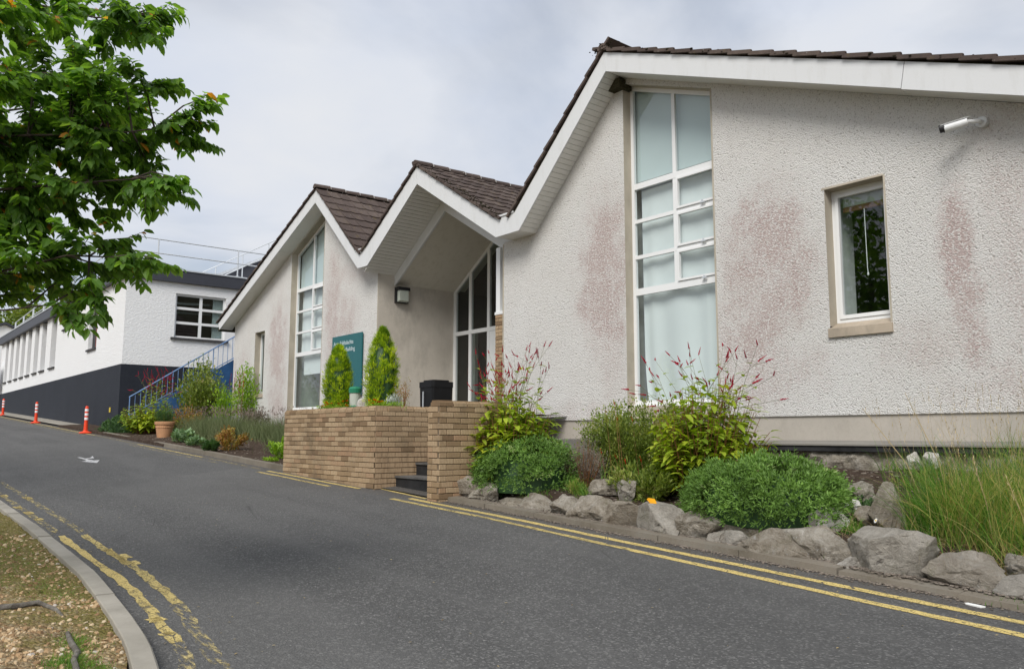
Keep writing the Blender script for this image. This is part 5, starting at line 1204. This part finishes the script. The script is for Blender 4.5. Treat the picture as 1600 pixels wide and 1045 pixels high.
lavender('lavender beside the left end of the brick planter', -17.4, -14.0, 7.6, .62, 2600, bedz, .35)
bush('broad pale sage leaved plant near the kerb by the pot', -21.6, 6.75, .35, .22, .36, 420, .11, .07, 'sage', stems=12, cat='plant', name='sage_plant')
bush('second low sage leaved plant beside the kerb', -20.3, 6.6, .5, .22, .20, 420, .10, .06, 'sage', stems=12, cat='plant', name='sage_plant')
bush('rust and green rounded plant on the kerb of the left bed', -18.3, 6.75, .65, .38, .50, 1600, .055, .035, 'rust', stems=24, cat='plant', name='rust_leaved_plant')
bush('dark green plant spilling over the kerb below the rust plant', -18.3, 6.38, .42, .2, .26, 1100, .06, .036, 'darkleaf', stems=14, cat='plant', name='trailing_plant')
bush('small lime green plant near the left end of the planter', -15.5, 6.75, .28, .22, .42, 480, .085, .045, 'lime', stems=10, cat='plant', name='lime_plant')
bush('low yellow green plant at the edge of the bare soil', -15.1, 6.4, .3, .12, .1, 260, .05, .03, 'lime', stems=8, cat='plant', name='low_plant')
pt = thing('terracotta_pot', 'terracotta pot with a small dark green shrub by the road', 'pot', (-24.0, 7.0, bedz(-24, 7)-.02))
zp = bedz(-24, 7)-.03
b = MB(); b.lathe([(.001, 0), (.18, 0), (.205, .15), (.225, .28), (.23, .29), (.232, .31), (.24, .37), (.262, .38), (.268, .45), (.25, .46), (.235, .45), (.23, .37), (.001, .36)], (-24.0, 7.0, zp), 28); part('pot', b, 'terra', pt, smooth=False)
b = MB(); b.lathe([(.230, .285), (.240, .30), (.232, .315)], (-24.0, 7.0, zp), 28); part('rim_band', b, 'terra', pt)
bush('small dark green conifer growing in the terracotta pot', -24.0, 7.0, .24, .22, .62, 1700, .08, .012, 'darkleaf', zp+.34, 20, 'plant', 'potted_conifer', up=1.4, fill=.8)
persicaria('red spiked persicaria left of the terracotta pot, against the blue railing', -26.1, 7.3, 1.05, .95, 1500, 34, 1.85, (1.3, .4), .26, lean=(-.1, 0), spike=.2)
mound('green_mound', 'low green cushion at the far left end of the bed', -27.7, 6.75, .75, .45, .45, 1500, .07, .03, mat='darkleaf')
bush('tall loose green shrub in front of the blue stair', -26.0, 8.6, .75, .7, 2.1, 5200, .10, .055, 'shrub_leaf', None, 46, 'shrub', 'tall_shrub', fill=.8, bottom=.1)
bush('red tinged shrub behind the terracotta pot', -25.1, 8.0, .55, .5, .85, 1200, .07, .035, 'rust', None, 26, 'shrub', 'red_shrub')
bush('slender green shrub in front of the blue stair wall', -24.6, 8.9, .4, .4, 1.35, 1000, .09, .05, 'lime', None, 20, 'shrub', 'slender_shrub')
bush('green shrub against the left corner of the building', -25.2, 9.75, .45, .35, 1.85, 1300, .09, .05, 'lime', None, 16, 'shrub', 'corner_shrub')
bush('brown dry shrub at the foot of the left corner of the building', -24.3, 9.7, .8, .3, .75, 1500, .06, .03, 'drylav', None, 24, 'shrub', 'dry_shrub')
t = put('crocosmia', 'thin stalks with red flowers in front of the blue stair wall', 'flowers', (-25, 9.6, .3)); fl = MB(); s2 = MB()
for _ in range(16):
    x = random.uniform(-26.2, -24.8); z = random.uniform(1.5, 2.0); s2.tube([(x, 9.5, .4), (x+.1, 9.5, z)], .004, 4, .3)
    for u in range(9): fl.leaf2(Vector((x+.1, 9.5, z-.15+.02*u)), UP+rv(1), UP, .05, .02, random.uniform(.1, 1))
part('stems', s2, 'stem_red', t, kind='stuff'); part('flowers', fl, 'redflower', t, kind='stuff')

# ------------------------------------------------------------------ white building up the road
WB = thing('white_building', 'long two storey white building with a charcoal roof edge and dark base', 'building', (-43, 7.2, 0))
XE, YF, XW, ZC, ZR = -29.85, 7.2, -58.2, 2.40, 5.40
slots = [(-42.73, -41.48), (-45.09, -43.9), (-47.0, -45.85), (-48.99, -47.87), (-50.87, -49.76), (-52.7, -51.59), (-54.6, -53.54), (-56.5, -55.5)]
ops_ = [(a, c, 3.05, ZR+.01) for a, c in slots]+[(-35.1, -33.74, 3.28, 5.15), (-40.05, -39.25, 4.57, ZR+.01), (-38.4, -37.65, 4.59, ZR+.01)]
b = MB(); brk = sorted(set([XW, XE]+[o[0] for o in ops_]+[o[1] for o in ops_]))
for a, c in zip(brk, brk[1:]):
    mid = (a+c)/2; op = [o for o in ops_ if o[0] < mid < o[1]]
    segs = [(ZC, ZR)] if not op else [(ZC, op[0][2])]+([(op[0][3], ZR)] if op[0][3] < ZR else [])
    for z0, z1 in segs: b.quad((a, YF, z0), (c, YF, z0), (c, YF, z1), (a, YF, z1))
# gable end with its window opening
y0, y1, z0, z1 = 8.86, 10.66, 3.44, 5.02
for (a, c, e, f) in [(YF, y0, ZC, ZR), (y1, 16, ZC, ZR), (y0, y1, ZC, z0), (y0, y1, z1, ZR)]: b.quad((XE, a, e), (XE, c, e), (XE, c, f), (XE, a, f))
b.quad((XW, YF, -2), (XW, YF, ZR), (XW, 16, ZR), (XW, 16, -2)); b.quad((XW, 16, -2), (XE, 16, -2), (XE, 16, ZR), (XW, 16, ZR))
b.quad((XE, YF, ZC), (XE, YF-.0, ZC), (XE, YF, ZC), (XE, YF, ZC))
part('wall', b, 'wwall', WB)
b = MB(); b.box(XW, XE+.03, YF-.03, YF+.3, -1.2, ZC); b.box(XE-.3, XE+.029, YF+.3, 16, -1.2, ZC); part('dark_base', b, 'dbase', WB)
b = MB(); b.box(XW-.1, XE+.13, 7.02, 7.5, ZR-.0, ZR+.42); b.box(XE-.3, XE+.129, 7.5, 11.35, ZR+.001, ZR+.419); part('fascia', b, 'dfascia', WB)
b = MB(); b.box(XW-.13, XE+.16, 6.99, 7.55, ZR+.421, ZR+.47); b.box(XE-.3, XE+.159, 7.55, 11.36, ZR+.422, ZR+.469); part('metal_trim', b, 'galv', WB)
b = MB(); b.box(XW, XE-.31, 7.5, 16, ZR+.1, ZR+.3); b.box(XE-.3, XE+.0, 11.36, 16, ZR+.0, ZR+.35); b.box(XE-.2, XE+.45, 11.4, 13, ZR+.25, ZR+.40); part('roof', b, 'wwall', WB)
for a, c, z, zt in ops_:
    b = MB(); y2 = YF+.35 if zt > 5.2 and z < 4 else YF+.2
    b.quad((a, YF, z), (a, y2, z), (a, y2, zt), (a, YF, zt)); b.quad((c, YF, z), (c, y2, z), (c, y2, zt), (c, YF, zt)); b.quad((a, YF, z), (c, YF, z), (c, y2, z), (a, y2, z)); rvl = part('window_recess', b, 'wwall', WB)
    b = MB(); b.box(a, c, y2-.05, y2, z, zt); part('window', b, 'black' if z < 4 else 'dsill', rvl)
    b = MB(); b.box(a-.06, c+.03, YF-.07, YF+.06, z-.07, z-.0); part('sill', b, 'dsill', rvl)
for x, z0_, z1_ in [(-33.76, 3.3, 5.15), (-39.27, 4.6, 5.38), (-37.67, 4.6, 5.38)]:
    b = MB(); b.box(x-.05, x+.01, YF-.012, YF+.02, z0_, z1_); part('red_trim', b, 'redpipe', WB)
# gable-end window: two columns, three rows
b = MB(); xw = XE-.12; t_ = .07; ym = 9.78; zz = [z0, z0+.545, z0+1.07, z1]
b.box(xw-.03, xw+.03, y0, y0+t_, z0, z1); b.box(xw-.03, xw+.03, y1-t_, y1, z0, z1); b.box(xw-.03, xw+.03, y0+t_, y1-t_, z0, z0+t_); b.box(xw-.03, xw+.03, y0+t_, y1-t_, z1-t_, z1); b.box(xw-.028, xw+.028, ym-.05, ym+.05, z0+t_, z1-t_)
for q in zz[1:3]: b.box(xw-.032, xw+.032, y0+t_, ym-.05, q-.045, q+.045); b.box(xw-.032, xw+.032, ym+.05, y1-t_, q-.045, q+.045)
gw = part('window', b, 'upvc', WB, label='six paned white window in the near end wall')
for q in range(3):
    for (a, c) in ((y0+t_, ym-.05), (ym+.05, y1-t_)):
        b = MB(); b.box(xw-.004, xw+.004, a, c, zz[q]+.03, zz[q+1]-.03); part('pane', b, 'glass', gw)
b = MB(); b.box(XE-.10, XE+.08, y0-.12, y1+.12, z0-.08, z0-.005); part('sill', b, 'dsill', gw)
b = MB(); b.quad((XE, y0, z0), (XE-.15, y0, z0), (XE-.15, y0, z1), (XE, y0, z1)); b.quad((XE, y1, z0), (XE-.15, y1, z0), (XE-.15, y1, z1), (XE, y1, z1)); b.quad((XE, y0, z1), (XE-.15, y0, z1), (XE-.15, y1, z1), (XE, y1, z1)); part('reveal', b, 'wwall', gw)
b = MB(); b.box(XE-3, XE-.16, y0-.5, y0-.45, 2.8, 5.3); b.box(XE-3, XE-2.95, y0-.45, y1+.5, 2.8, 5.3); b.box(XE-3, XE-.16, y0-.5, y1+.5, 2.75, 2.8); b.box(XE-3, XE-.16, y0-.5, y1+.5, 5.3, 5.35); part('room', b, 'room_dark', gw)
b = MB(); b.box(XE-.22, XE-.2, 10.25, 10.62, z0+.05, z1-.05); part('curtain', b, 'blind', gw)
b = MB(); b.tube([(XE-.8, y0, 4.78), (XE-.8, y1, 4.85)], .05, 6); b.tube([(XE-1.6, y0, 4.55), (XE-1.6, y1, 4.6)], .05, 6); part('ceiling_rail', b, 'galv', gw)
b = MB(); b.box(-30.98, -30.84, YF-.05, YF-.031, .78, .95); part('yellow_tag', b, 'yellowtag', WB)
# roof railings
rr = thing('roof_railing', 'galvanised pipe railing round the edge of the flat roof', 'railing', (-40, 7.3, 5.85))
ra = .024
b = MB(); b.tube([(XE+.1, 7.25, 6.86), (XE+.1, 12.6, 6.86)], ra, 6); b.tube([(XE+.1, 7.25, 6.36), (XE+.1, 12.0, 6.36)], ra, 6); b.tube([(XE+.1, 7.25, 6.86), (-54.0, 7.25, 6.40)], ra, 6); b.tube([(XE+.1, 7.25, 6.36), (-54.0, 7.25, 6.1)], ra, 6); part('rail', b, 'galv', rr)
for (x, y) in [(XE+.1, 7.25), (XE+.1, 8.15), (XE+.1, 11.0), (-33, 7.25), (-36, 7.25), (-39, 7.25), (-42.6, 7.25), (-45.5, 7.25), (-48.4, 7.25), (-51.3, 7.25), (-54, 7.25)]:
    zt = 6.86 if x > -32 else 6.86-.46*(-29.75-x)/24.2; b = MB(); b.tube([(x, y, 5.86), (x, y, zt)], ra*1.1 if x > -40 else ra*1.6, 6); b.tube([(x, y, 5.86), (x, y, 5.89)], .07, 8); part('post', b, 'galv', rr)
r2_ = thing('stair_railing', 'sloping pipe railing climbing beside the dark upper roof', 'railing', (-33, 12, 6))
b = MB(); b.tube([(-33, 10.76, 6.50), (-33, 15.2, 9.15)], ra, 6); b.tube([(-33, 10.9, 6.05), (-33, 15.2, 8.60)], ra, 6); part('rail', b, 'galv', r2_)
for y in (11.3, 12.4, 13.5, 14.6): b = MB(); b.tube([(-33, y, 5.9), (-33, y, 6.50+(y-10.76)*.597)], ra, 6); part('post', b, 'galv', r2_)
up_ = thing('upper_roof', 'dark sloping roof end of a block behind the flat roof', 'building', (-33.6, 13, 6))
b = MB(); b.prism([(-33.5, 11.4, 5.8), (-33.5, 16, 5.8), (-33.5, 16, 8.75), (-33.5, 11.4, 6.42)], (-6, 0, 0)); part('gable_wall', b, 'dfascia', up_, fix=True)
b = MB(); b.prism([(-33.42, 11.2, 6.33), (-33.42, 16.1, 8.83), (-33.42, 16.1, 8.95), (-33.42, 11.2, 6.45)], (-6.2, 0, 0)); part('roof_edge', b, 'galv', up_, fix=True)
# blue stair
bs = thing('blue_stair', 'blue painted outside stair with a blue bar railing beside the white building', 'stairs', (-28.5, 9, 0))
zr_ = lambda y: 1.23+(y-7.18)*.6657; zs_ = lambda y: 1.96+(y-9.45)*.62
b = MB(); b.prism([(-28.45, 7.15, -.4), (-28.45, 12.2, -.4), (-28.45, 12.2, zs_(12.2)), (-28.45, 7.15, zs_(7.15))], (-.12, 0, 0)); part('side_wall', b, 'blue', bs, fix=True)
b = MB()
for k in range(18): y = 7.2+k*.27; b.box(-29.7, -28.58, y, y+.29, -.4, zs_(y)-.25)
part('treads', b, 'slab', bs)
b = MB(); b.tube([(-28.5, 7.16, zr_(7.16)), (-28.5, 12.2, zr_(12.2))], .024, 6); b.prism([(-28.48, 7.2, zs_(7.2)+.05), (-28.48, 12.2, zs_(12.2)+.05), (-28.48, 12.2, zs_(12.2)+.085), (-28.48, 7.2, zs_(7.2)+.085)], (-.035, 0, 0)); part('handrail', b, 'bluerail', bs)
y = 7.18; k = 0
while y < 12: b = MB(); q = .018 if k % 8 == 0 else .0095; b.tube([(-28.5, y, zs_(y)), (-28.5, y, zr_(y))], q, 5); part('post' if k % 8 == 0 else 'bar', b, 'bluerail', bs); y += .165; k += 1
struct('pavement', grid(frange(-62, -27.6, 4.3), [6.24, 6.7, 7.2], lambda x, y: road(x, 6.2)+.06), 'kerb')
# bollards
def bollard():
    t = thing('bollard', '', 'bollard', (0, 0, 0), 'orange bollards along the road edge')
    b = MB(); b.lathe([(.001, 0), (.19, 0), (.19, .02), (.15, .045), (.085, .06), (.075, .09)], (0, 0, 0), 20); part('base', b, 'bollard', t, smooth=False)
    b = MB(); b.lathe([(.062, .07), (.058, .30), (.055, .34), (.055, .79), (.045, .84), (.02, .86), (.001, .86)], (0, 0, 0), 16); part('post', b, 'bollard', t)
    for z in (.42, .555, .69): b = MB(); b.lathe([(.0565, 0), (.0575, .005), (.0575, .075), (.0565, .08)], (0, 0, z), 16); part('reflective_band', b, 'reflect', t)
    return t
b0 = bollard()
for i, (x, y, lab) in enumerate([(-28.8, 6.0, 'nearest orange bollard, by the corner of the white building'), (-38.05, 6.07, 'middle orange bollard beside the dark base of the white building'), (-48.9, 6.3, 'farthest orange bollard, at the left edge')]):
    o = b0 if i == 0 else copy_tree(b0); o.location = (x, y, road(x, y)+.005); o['label'] = lab
# far left: small notice, distant house, distant tree
nb = thing('notice_board', 'narrow green topped notice at the far end of the white building', 'sign', (-57.3, 6.9, 2.5))
b = MB(); b.box(-58.0, -56.6, 6.86, 6.9, 2.6, 4.2); part('panel', b, 'upvc', nb); b = MB(); b.box(-58.0, -56.6, 6.85, 6.86, 3.98, 4.1); part('green_band', b, 'green', nb)
b = MB()
for k in range(4): b.box(-57.2, -56.7, 6.85, 6.86, 2.85+.17*k, 2.95+.17*k)
part('print', b, 'black', nb)
dh = thing('distant_house', 'distant white gable with a dark roof beyond the white building', 'house', (-76, 9, 3))
b = MB(); b.prism([(-75, 4, 2), (-75, 10.4, 2), (-75, 10.4, 8.15), (-75, 9.35, 8.62), (-75, 4, 6.4)], (-8, 0, 0)); part('wall', b, 'wwall', dh, fix=True)
b = MB(); b.prism([(-74.8, 3.8, 6.35), (-74.8, 9.35, 8.65), (-74.8, 10.6, 8.1), (-74.8, 10.6, 8.28), (-74.8, 9.35, 8.85), (-74.8, 3.8, 6.55)], (-8.4, 0, 0)); part('roof', b, 'dfascia', dh, fix=True)
def crown(b, c, rad, n, L, W, seed=0):
    for _ in range(n):
        d = rv(1)
        while d.length > 1 or d.length < .3: d = rv(1)
        k = 1+.35*noise.noise(d.normalized()*2+Vector((seed, 0, 0))); p = Vector((c[0]+d.x*rad[0]*k, c[1]+d.y*rad[1]*k, c[2]+d.z*rad[2]*k))
        if noise.noise(p*(1.6/rad[0]*2)+Vector((seed, 3, 1))) < -.12: continue
        b.leaf2(p, rv(1)+Vector((0, 0, -.2)), rv(1), L*random.uniform(.6, 1.3), W, max(.01, min(.96, .4+.5*noise.noise(p*.8)+random.uniform(-.25, .25))))
dt = thing('distant_tree', 'round green tree behind the far end of the white building', 'tree', (-86, 13, 4))
b = MB(); crown(b, (-86, 12.7, 9.6), (2.6, 2.6, 2.4), 3800, .5, .3, 5); crown(b, (-86, 10.9, 8.6), (1.6, 1.7, 1.5), 1300, .45, .3, 9); part('crown', b, 'shrub_leaf', dt, kind='stuff'); b = MB(); b.tube([(-86, 12.7, 2), (-86, 12.6, 8)], [.3, .15], 8); part('trunk', b, 'bark', dt)
b = MB(); pts = [(-95, -6, 8.2)]; b.tube([(-90, -4, 8.6), (-84, 7.2, 8.0), (-80, 13, 8.0)], .02, 4); o = single('overhead_wire', b, 'black', 'thin overhead wire at the far left skyline', 'wire')
dt2 = thing('distant_tree', 'tree top just showing above the ridge of the left roof', 'tree', (-30, 32, 4))
b = MB(); crown(b, (-29.3, 27.5, 10.05), (1.3, 1.3, 1.3), 1500, .22, .14, 2); part('crown', b, 'shrub_leaf', dt2, kind='stuff'); b = MB(); b.tube([(-29.3, 27.5, 0), (-29.3, 27.5, 9)], [.25, .1], 6); part('trunk', b, 'bark', dt2)

# ------------------------------------------------------------------ the cherry tree over the left verge
TR = thing('cherry_tree', 'leafy cherry tree on the verge, its branches hanging into the upper left', 'tree', (-6.9, -1.4, road(-6.9, -1.4)))
gz = road(-6.9, -1.4)
b = MB(); b.tube([(-6.9, -1.4, gz-.1), (-6.9, -1.4, gz+.15), (-6.92, -1.38, gz+1.0), (-6.88, -1.34, gz+1.9), (-6.8, -1.25, gz+3.0), (-6.85, -1.2, gz+4.4), (-6.7, -1.1, gz+6.0)], [.26, .19, .16, .15, .12, .08, .03], 12); trunk = part('trunk', b, 'bark', TR, smooth=True)
TIPS = [(-5.49, 1.64, 2.87), (-5.15, 1.48, 2.51), (-5.75, 1.72, 2.48), (-4.85, 1.28, 2.18), (-5.03, 1.74, 1.97), (-5.37, 1.79, 1.99), (-4.94, 1.68, 2.02), (-4.96, 1.58, 1.57), (-5.35, 1.6, 1.52), (-5.78, 1.54, 1.54), (-5.07, 1.54, 1.07), (-5.43, 1.6, 0.97), (-5.24, 1.25, 0.68), (-5.81, 1.32, 0.88), (-5.77, 1.02, 0.95), (-6.33, 0.97, 0.98), (-5.75, 0.74, 0.93), (-5.28, 1.01, 2.53), (-5.81, 1.02, 2.35), (-5.51, 0.85, 1.86), (-5.6, 1.09, 1.74), (-6.16, 0.9, 1.62), (-5.52, 0.96, 1.24), (-6.04, 0.79, 1.27), (-5.21, 1.21, 1.87), (-5.72, 1.41, 1.75), (-5.14, 1.13, 1.14), (-5.78, 1.31, 2.7), (-5.21, 0.63, 2.41), (-6.24, 0.68, 2.22), (-5.45, 1.54, 1.95), (-5.79, 1.55, 2.22), (-5.07, 1.25, 2.59), (-5.98, 1.14, 1.54), (-5.58, 1.09, 0.99), (-5.77, 1.48, 1.07), (-4.98, 0.69, 1.92), (-6.3, 0.97, 2.8), (-5.28, 1.51, 1.58), (-5.82, 1.34, 2.31), (-5.13, 1.07, 1.45), (-5.31, 0.66, 1.64), (-5.73, 0.67, 1.4), (-6.47, 0.77, 1.17), (-5.49, 1.47, 1.24), (-6.08, 1.04, 2.18), (-4.94, 1.03, 2.08), (-5.84, 1.52, 2.89), (-5.73, 1.17, 2.06), (-5.46, 0.76, 0.99), (-5.78, 1.31, 1.88)]
TIPS = [Vector(t)+Vector((0, 0, .13 if t[2] < .8 else .06 if t[2] < 1.0 else 0))-Vector((.632, .775, 0))*.17 for t in TIPS]+[Vector(t) for t in [(-5.9, .55, 1.95), (-5.75, .72, 1.7), (-5.6, .5, 1.5), (-5.65, .8, 1.3), (-5.9, .75, 1.3), (-5.85, .45, 1.75), (-5.6, .95, 1.6), (-5.7, .85, 2.1), (-5.55, .6, 1.15), (-5.5, .7, 2.2), (-5.3, .95, 2.3), (-5.9, .8, 2.5), (-5.5, .45, 2.0), (-5.45, 1.0, 1.75), (-5.4, 1.2, 1.55), (-5.65, .95, 1.1), (-5.5, 1.1, 2.0), (-5.75, 1.2, 2.3), (-5.3, 1.2, 2.15), (-5.2, 1.0, 1.75), (-5.6, .75, 2.7), (-5.4, 1.3, 2.6)]]
for t_ in list(TIPS): TIPS.append(t_+rv(.15)-Vector((.632, .775, 0))*random.uniform(.05, .30))
extra = []
for _ in range(70):      # the rest of the crown, round the trunk
    a = random.uniform(0, 6.28); r_ = random.uniform(.7, 2.3); z = random.uniform(.9, 4.4); r_ *= math.sqrt(max(.1, 1-((z-2.3)/2.6)**2)); p = Vector((-6.9+r_*math.cos(a), -1.4+r_*math.sin(a), z))
    extra.append(p)
mains = [2, 4, 7, 10, 12, 15, 0, 28, 31, 36, 43]; base_ = Vector((-6.85, -1.3, 0)); limbs = []; brs = MB()
for i in mains:
    tp = TIPS[i]; st0 = Vector((base_.x, base_.y, max(gz+1.6, tp.z-.75))); d = tp-st0
    pts = [st0, st0+d*.3+Vector((0, 0, .12))+rv(.10), st0+d*.6+Vector((0, 0, .17))+rv(.16), st0+d*.85+Vector((0, 0, .07))+rv(.08), tp]
    brs.tube(pts, [.034, .018, .0095, .006, .003], 7); limbs += [pts[1].lerp(pts[2], k/4) for k in range(5)]+[pts[2].lerp(pts[3], k/4) for k in range(1, 5)]+[pts[3].lerp(pts[4], k/4) for k in range(1, 3)]
for k in range(14):
    a = k*.9; z = 1.2+.2*k; st0 = Vector((base_.x, base_.y, z-.5)); tp = Vector((-6.9+1.7*math.cos(a), -1.4+1.7*math.sin(a), z+.5)); pts = [st0, st0.lerp(tp, .5)+Vector((0, 0, .1)), tp]; brs.tube(pts, [.04, .02, .006], 6); limbs += [pts[0].lerp(pts[1], .6), pts[1], pts[1].lerp(pts[2], .5), tp]
br_o = part('branches', brs, 'bark', TR, smooth=True)
LM = []
for k in range(6):
    lb = MB(); lb.leaf(Vector((0, 0, 0)), Vector((1, 0, 0)), UP, .098, .056, [.15, .3, .45, .6, .75, .9][k], .3, .12+.05*k); LM.append(lb.mesh('leaf', 'tree_leaf'))
fol = MB(); tw = MB(); nleaf = 0; twigs = []
leafpool = []
cams = camo.matrix_world.translation
for j, tp in enumerate(TIPS+extra):
    near = j < len(TIPS)
    src = min(limbs, key=lambda q: (q-tp).length+(.4*max(0, (q-tp).dot(Vector((.632, .775, 0))))))
    L = (tp-src).length; mid = src.lerp(tp, .55)+Vector((0, 0, .06*L))+rv(.03)
    if L > .02: tw.tube([src, mid, tp], [.007, .005, .002], 5)
    ax = (tp-mid).normalized() if L > .05 else Vector((.632, .775, 0)); start = tp-ax*.40 if (tp-src).length > .4 else src
    for s_ in range(6 if near else 4):       # side shoots making one spray
        f = random.uniform(0, 1); o_ = start.lerp(tp, f); dsh = (ax*.8+rv(.8)); dsh.z = dsh.z*.55+.02; dsh.normalize(); Ls = random.uniform(.12, .27)*(1.15-.4*f) if near else .32
        if s_ == 0: o_, dsh, Ls = start.lerp(tp, .35), ax, .30
        Ls *= .9 if near else 1; e_ = o_+dsh*Ls; tw.tube([o_, e_], [.0028, .0012], 4)
        nl = int(Ls/.0165)+5 if near else 9
        for q in range(nl):
            g = q/max(1, nl-1); p = o_.lerp(e_, g); sd_ = dsh.cross(UP).normalized()*(1 if q % 2 else -1)
            d = (dsh*.55+sd_*.75+Vector((0, 0, -.45))+rv(.35)); n_v = UP+rv(.55); sz = random.uniform(.058, .096)*(1 if near else 1.35)
            c = random.random()
            if c > .985: cv = random.uniform(.985, 1)
            else: cv = max(.01, min(.96, .42+.35*noise.noise(p*3)+random.uniform(-.3, .35)))
            if near and (q+s_) % 4 == 0 and len(leafpool) < 300: leafpool.append((p, d.normalized(), n_v, sz, cv))
            else: fol.leaf(p, d, n_v, sz, sz*.58, cv, .3, random.uniform(.05, .35))
part('foliage', fol, 'tree_leaf', TR, kind='stuff'); two = part('twigs', tw, 'bark', TR, kind='stuff')
for p, d, n_v, sz, cv in leafpool:
    k = min(5, int(cv*6)); sd = d.cross(n_v).normalized(); up = sd.cross(d)
    o = link('leaf', LM[k], two); s_ = sz/.098; o.matrix_local = Matrix(((d.x*s_, -sd.x*s_, up.x*s_, p.x), (d.y*s_, -sd.y*s_, up.y*s_, p.y), (d.z*s_, -sd.z*s_, up.z*s_, p.z), (0, 0, 0, 1)))
def rt(pts, rads):
    b = MB(); b.tube([(x, y, verge_z(x, y)+h) for x, y, h in pts], rads, 8); return part('root', b, 'root', TR, smooth=True)
rt([(-6.9, -1.2, 0), (-6.75, -.3, .0), (-6.5, .45, .01), (-6.40, .80, .012), (-6.28, .98, .018), (-6.32, 1.10, .02), (-6.12, 1.17, .01), (-5.9, 1.2, -.02)], [.05, .035, .026, .022, .020, .018, .014, .006])
rt([(-6.7, -1.2, 0), (-5.6, -.2, -.02), (-4.3, .6, -.02), (-4.55, .93, .008), (-4.72, 1.02, .014), (-4.92, 1.04, .016), (-5.08, 1.09, .016), (-5.26, 1.09, .018), (-5.5, 1.12, .016), (-5.66, 1.16, -.01)], [.05, .03, .02, .018, .018, .015, .018, .016, .012, .005])
# a second verge tree, out of frame, seen only in the window glass
T2 = thing('verge_tree', 'full crowned tree farther back on the verge, mirrored in the casement window', 'tree', (-13, -5, -1.2))
b = MB(); crown(b, (-13, -5, 4.3), (3.6, 3.2, 3.4), 9000, .26, .15, 3); part('crown', b, 'tree_leaf', T2, kind='stuff'); b = MB(); b.tube([(-13, -5, -1.4), (-13, -5, 2), (-12.8, -5, 5)], [.3, .2, .08], 8); part('trunk', b, 'bark', T2)
for o in list(bpy.data.objects):
    if '_w' in o: del o['_w']
b = MB()
for _ in range(2600):
    x = random.uniform(-8.6, -1.6); y = random.gauss(6.60, .09)
    if noise.noise(Vector((x*2.3, 1, 4))) < .02: continue
    b.blade(Vector((x, y, bedz(x, y)-.01)), Vector((random.gauss(0, .5), random.gauss(-.3, .4), 1)), random.uniform(.05, .17), .006, random.uniform(.5, 1.8), random.uniform(.05, 1), 3)
struct('border_weeds', b, 'grass', 'stuff')
# grit, seeds and a few dead leaves blown along the edges of the road
b = MB()
for _ in range(420):
    x = random.uniform(-12, -2); y = random.choice((random.gauss(5.9, .25), random.gauss(1.85, .12), random.uniform(2, 6))); a = random.uniform(0, 6.28); L = random.uniform(.008, .03)
    b.leaf2(Vector((x, y, road(x, y)+.006)), Vector((math.cos(a), math.sin(a), .1)), UP, L, L*.5, random.uniform(.05, 1))
struct('road_litter', b, 'dry', 'stuff')
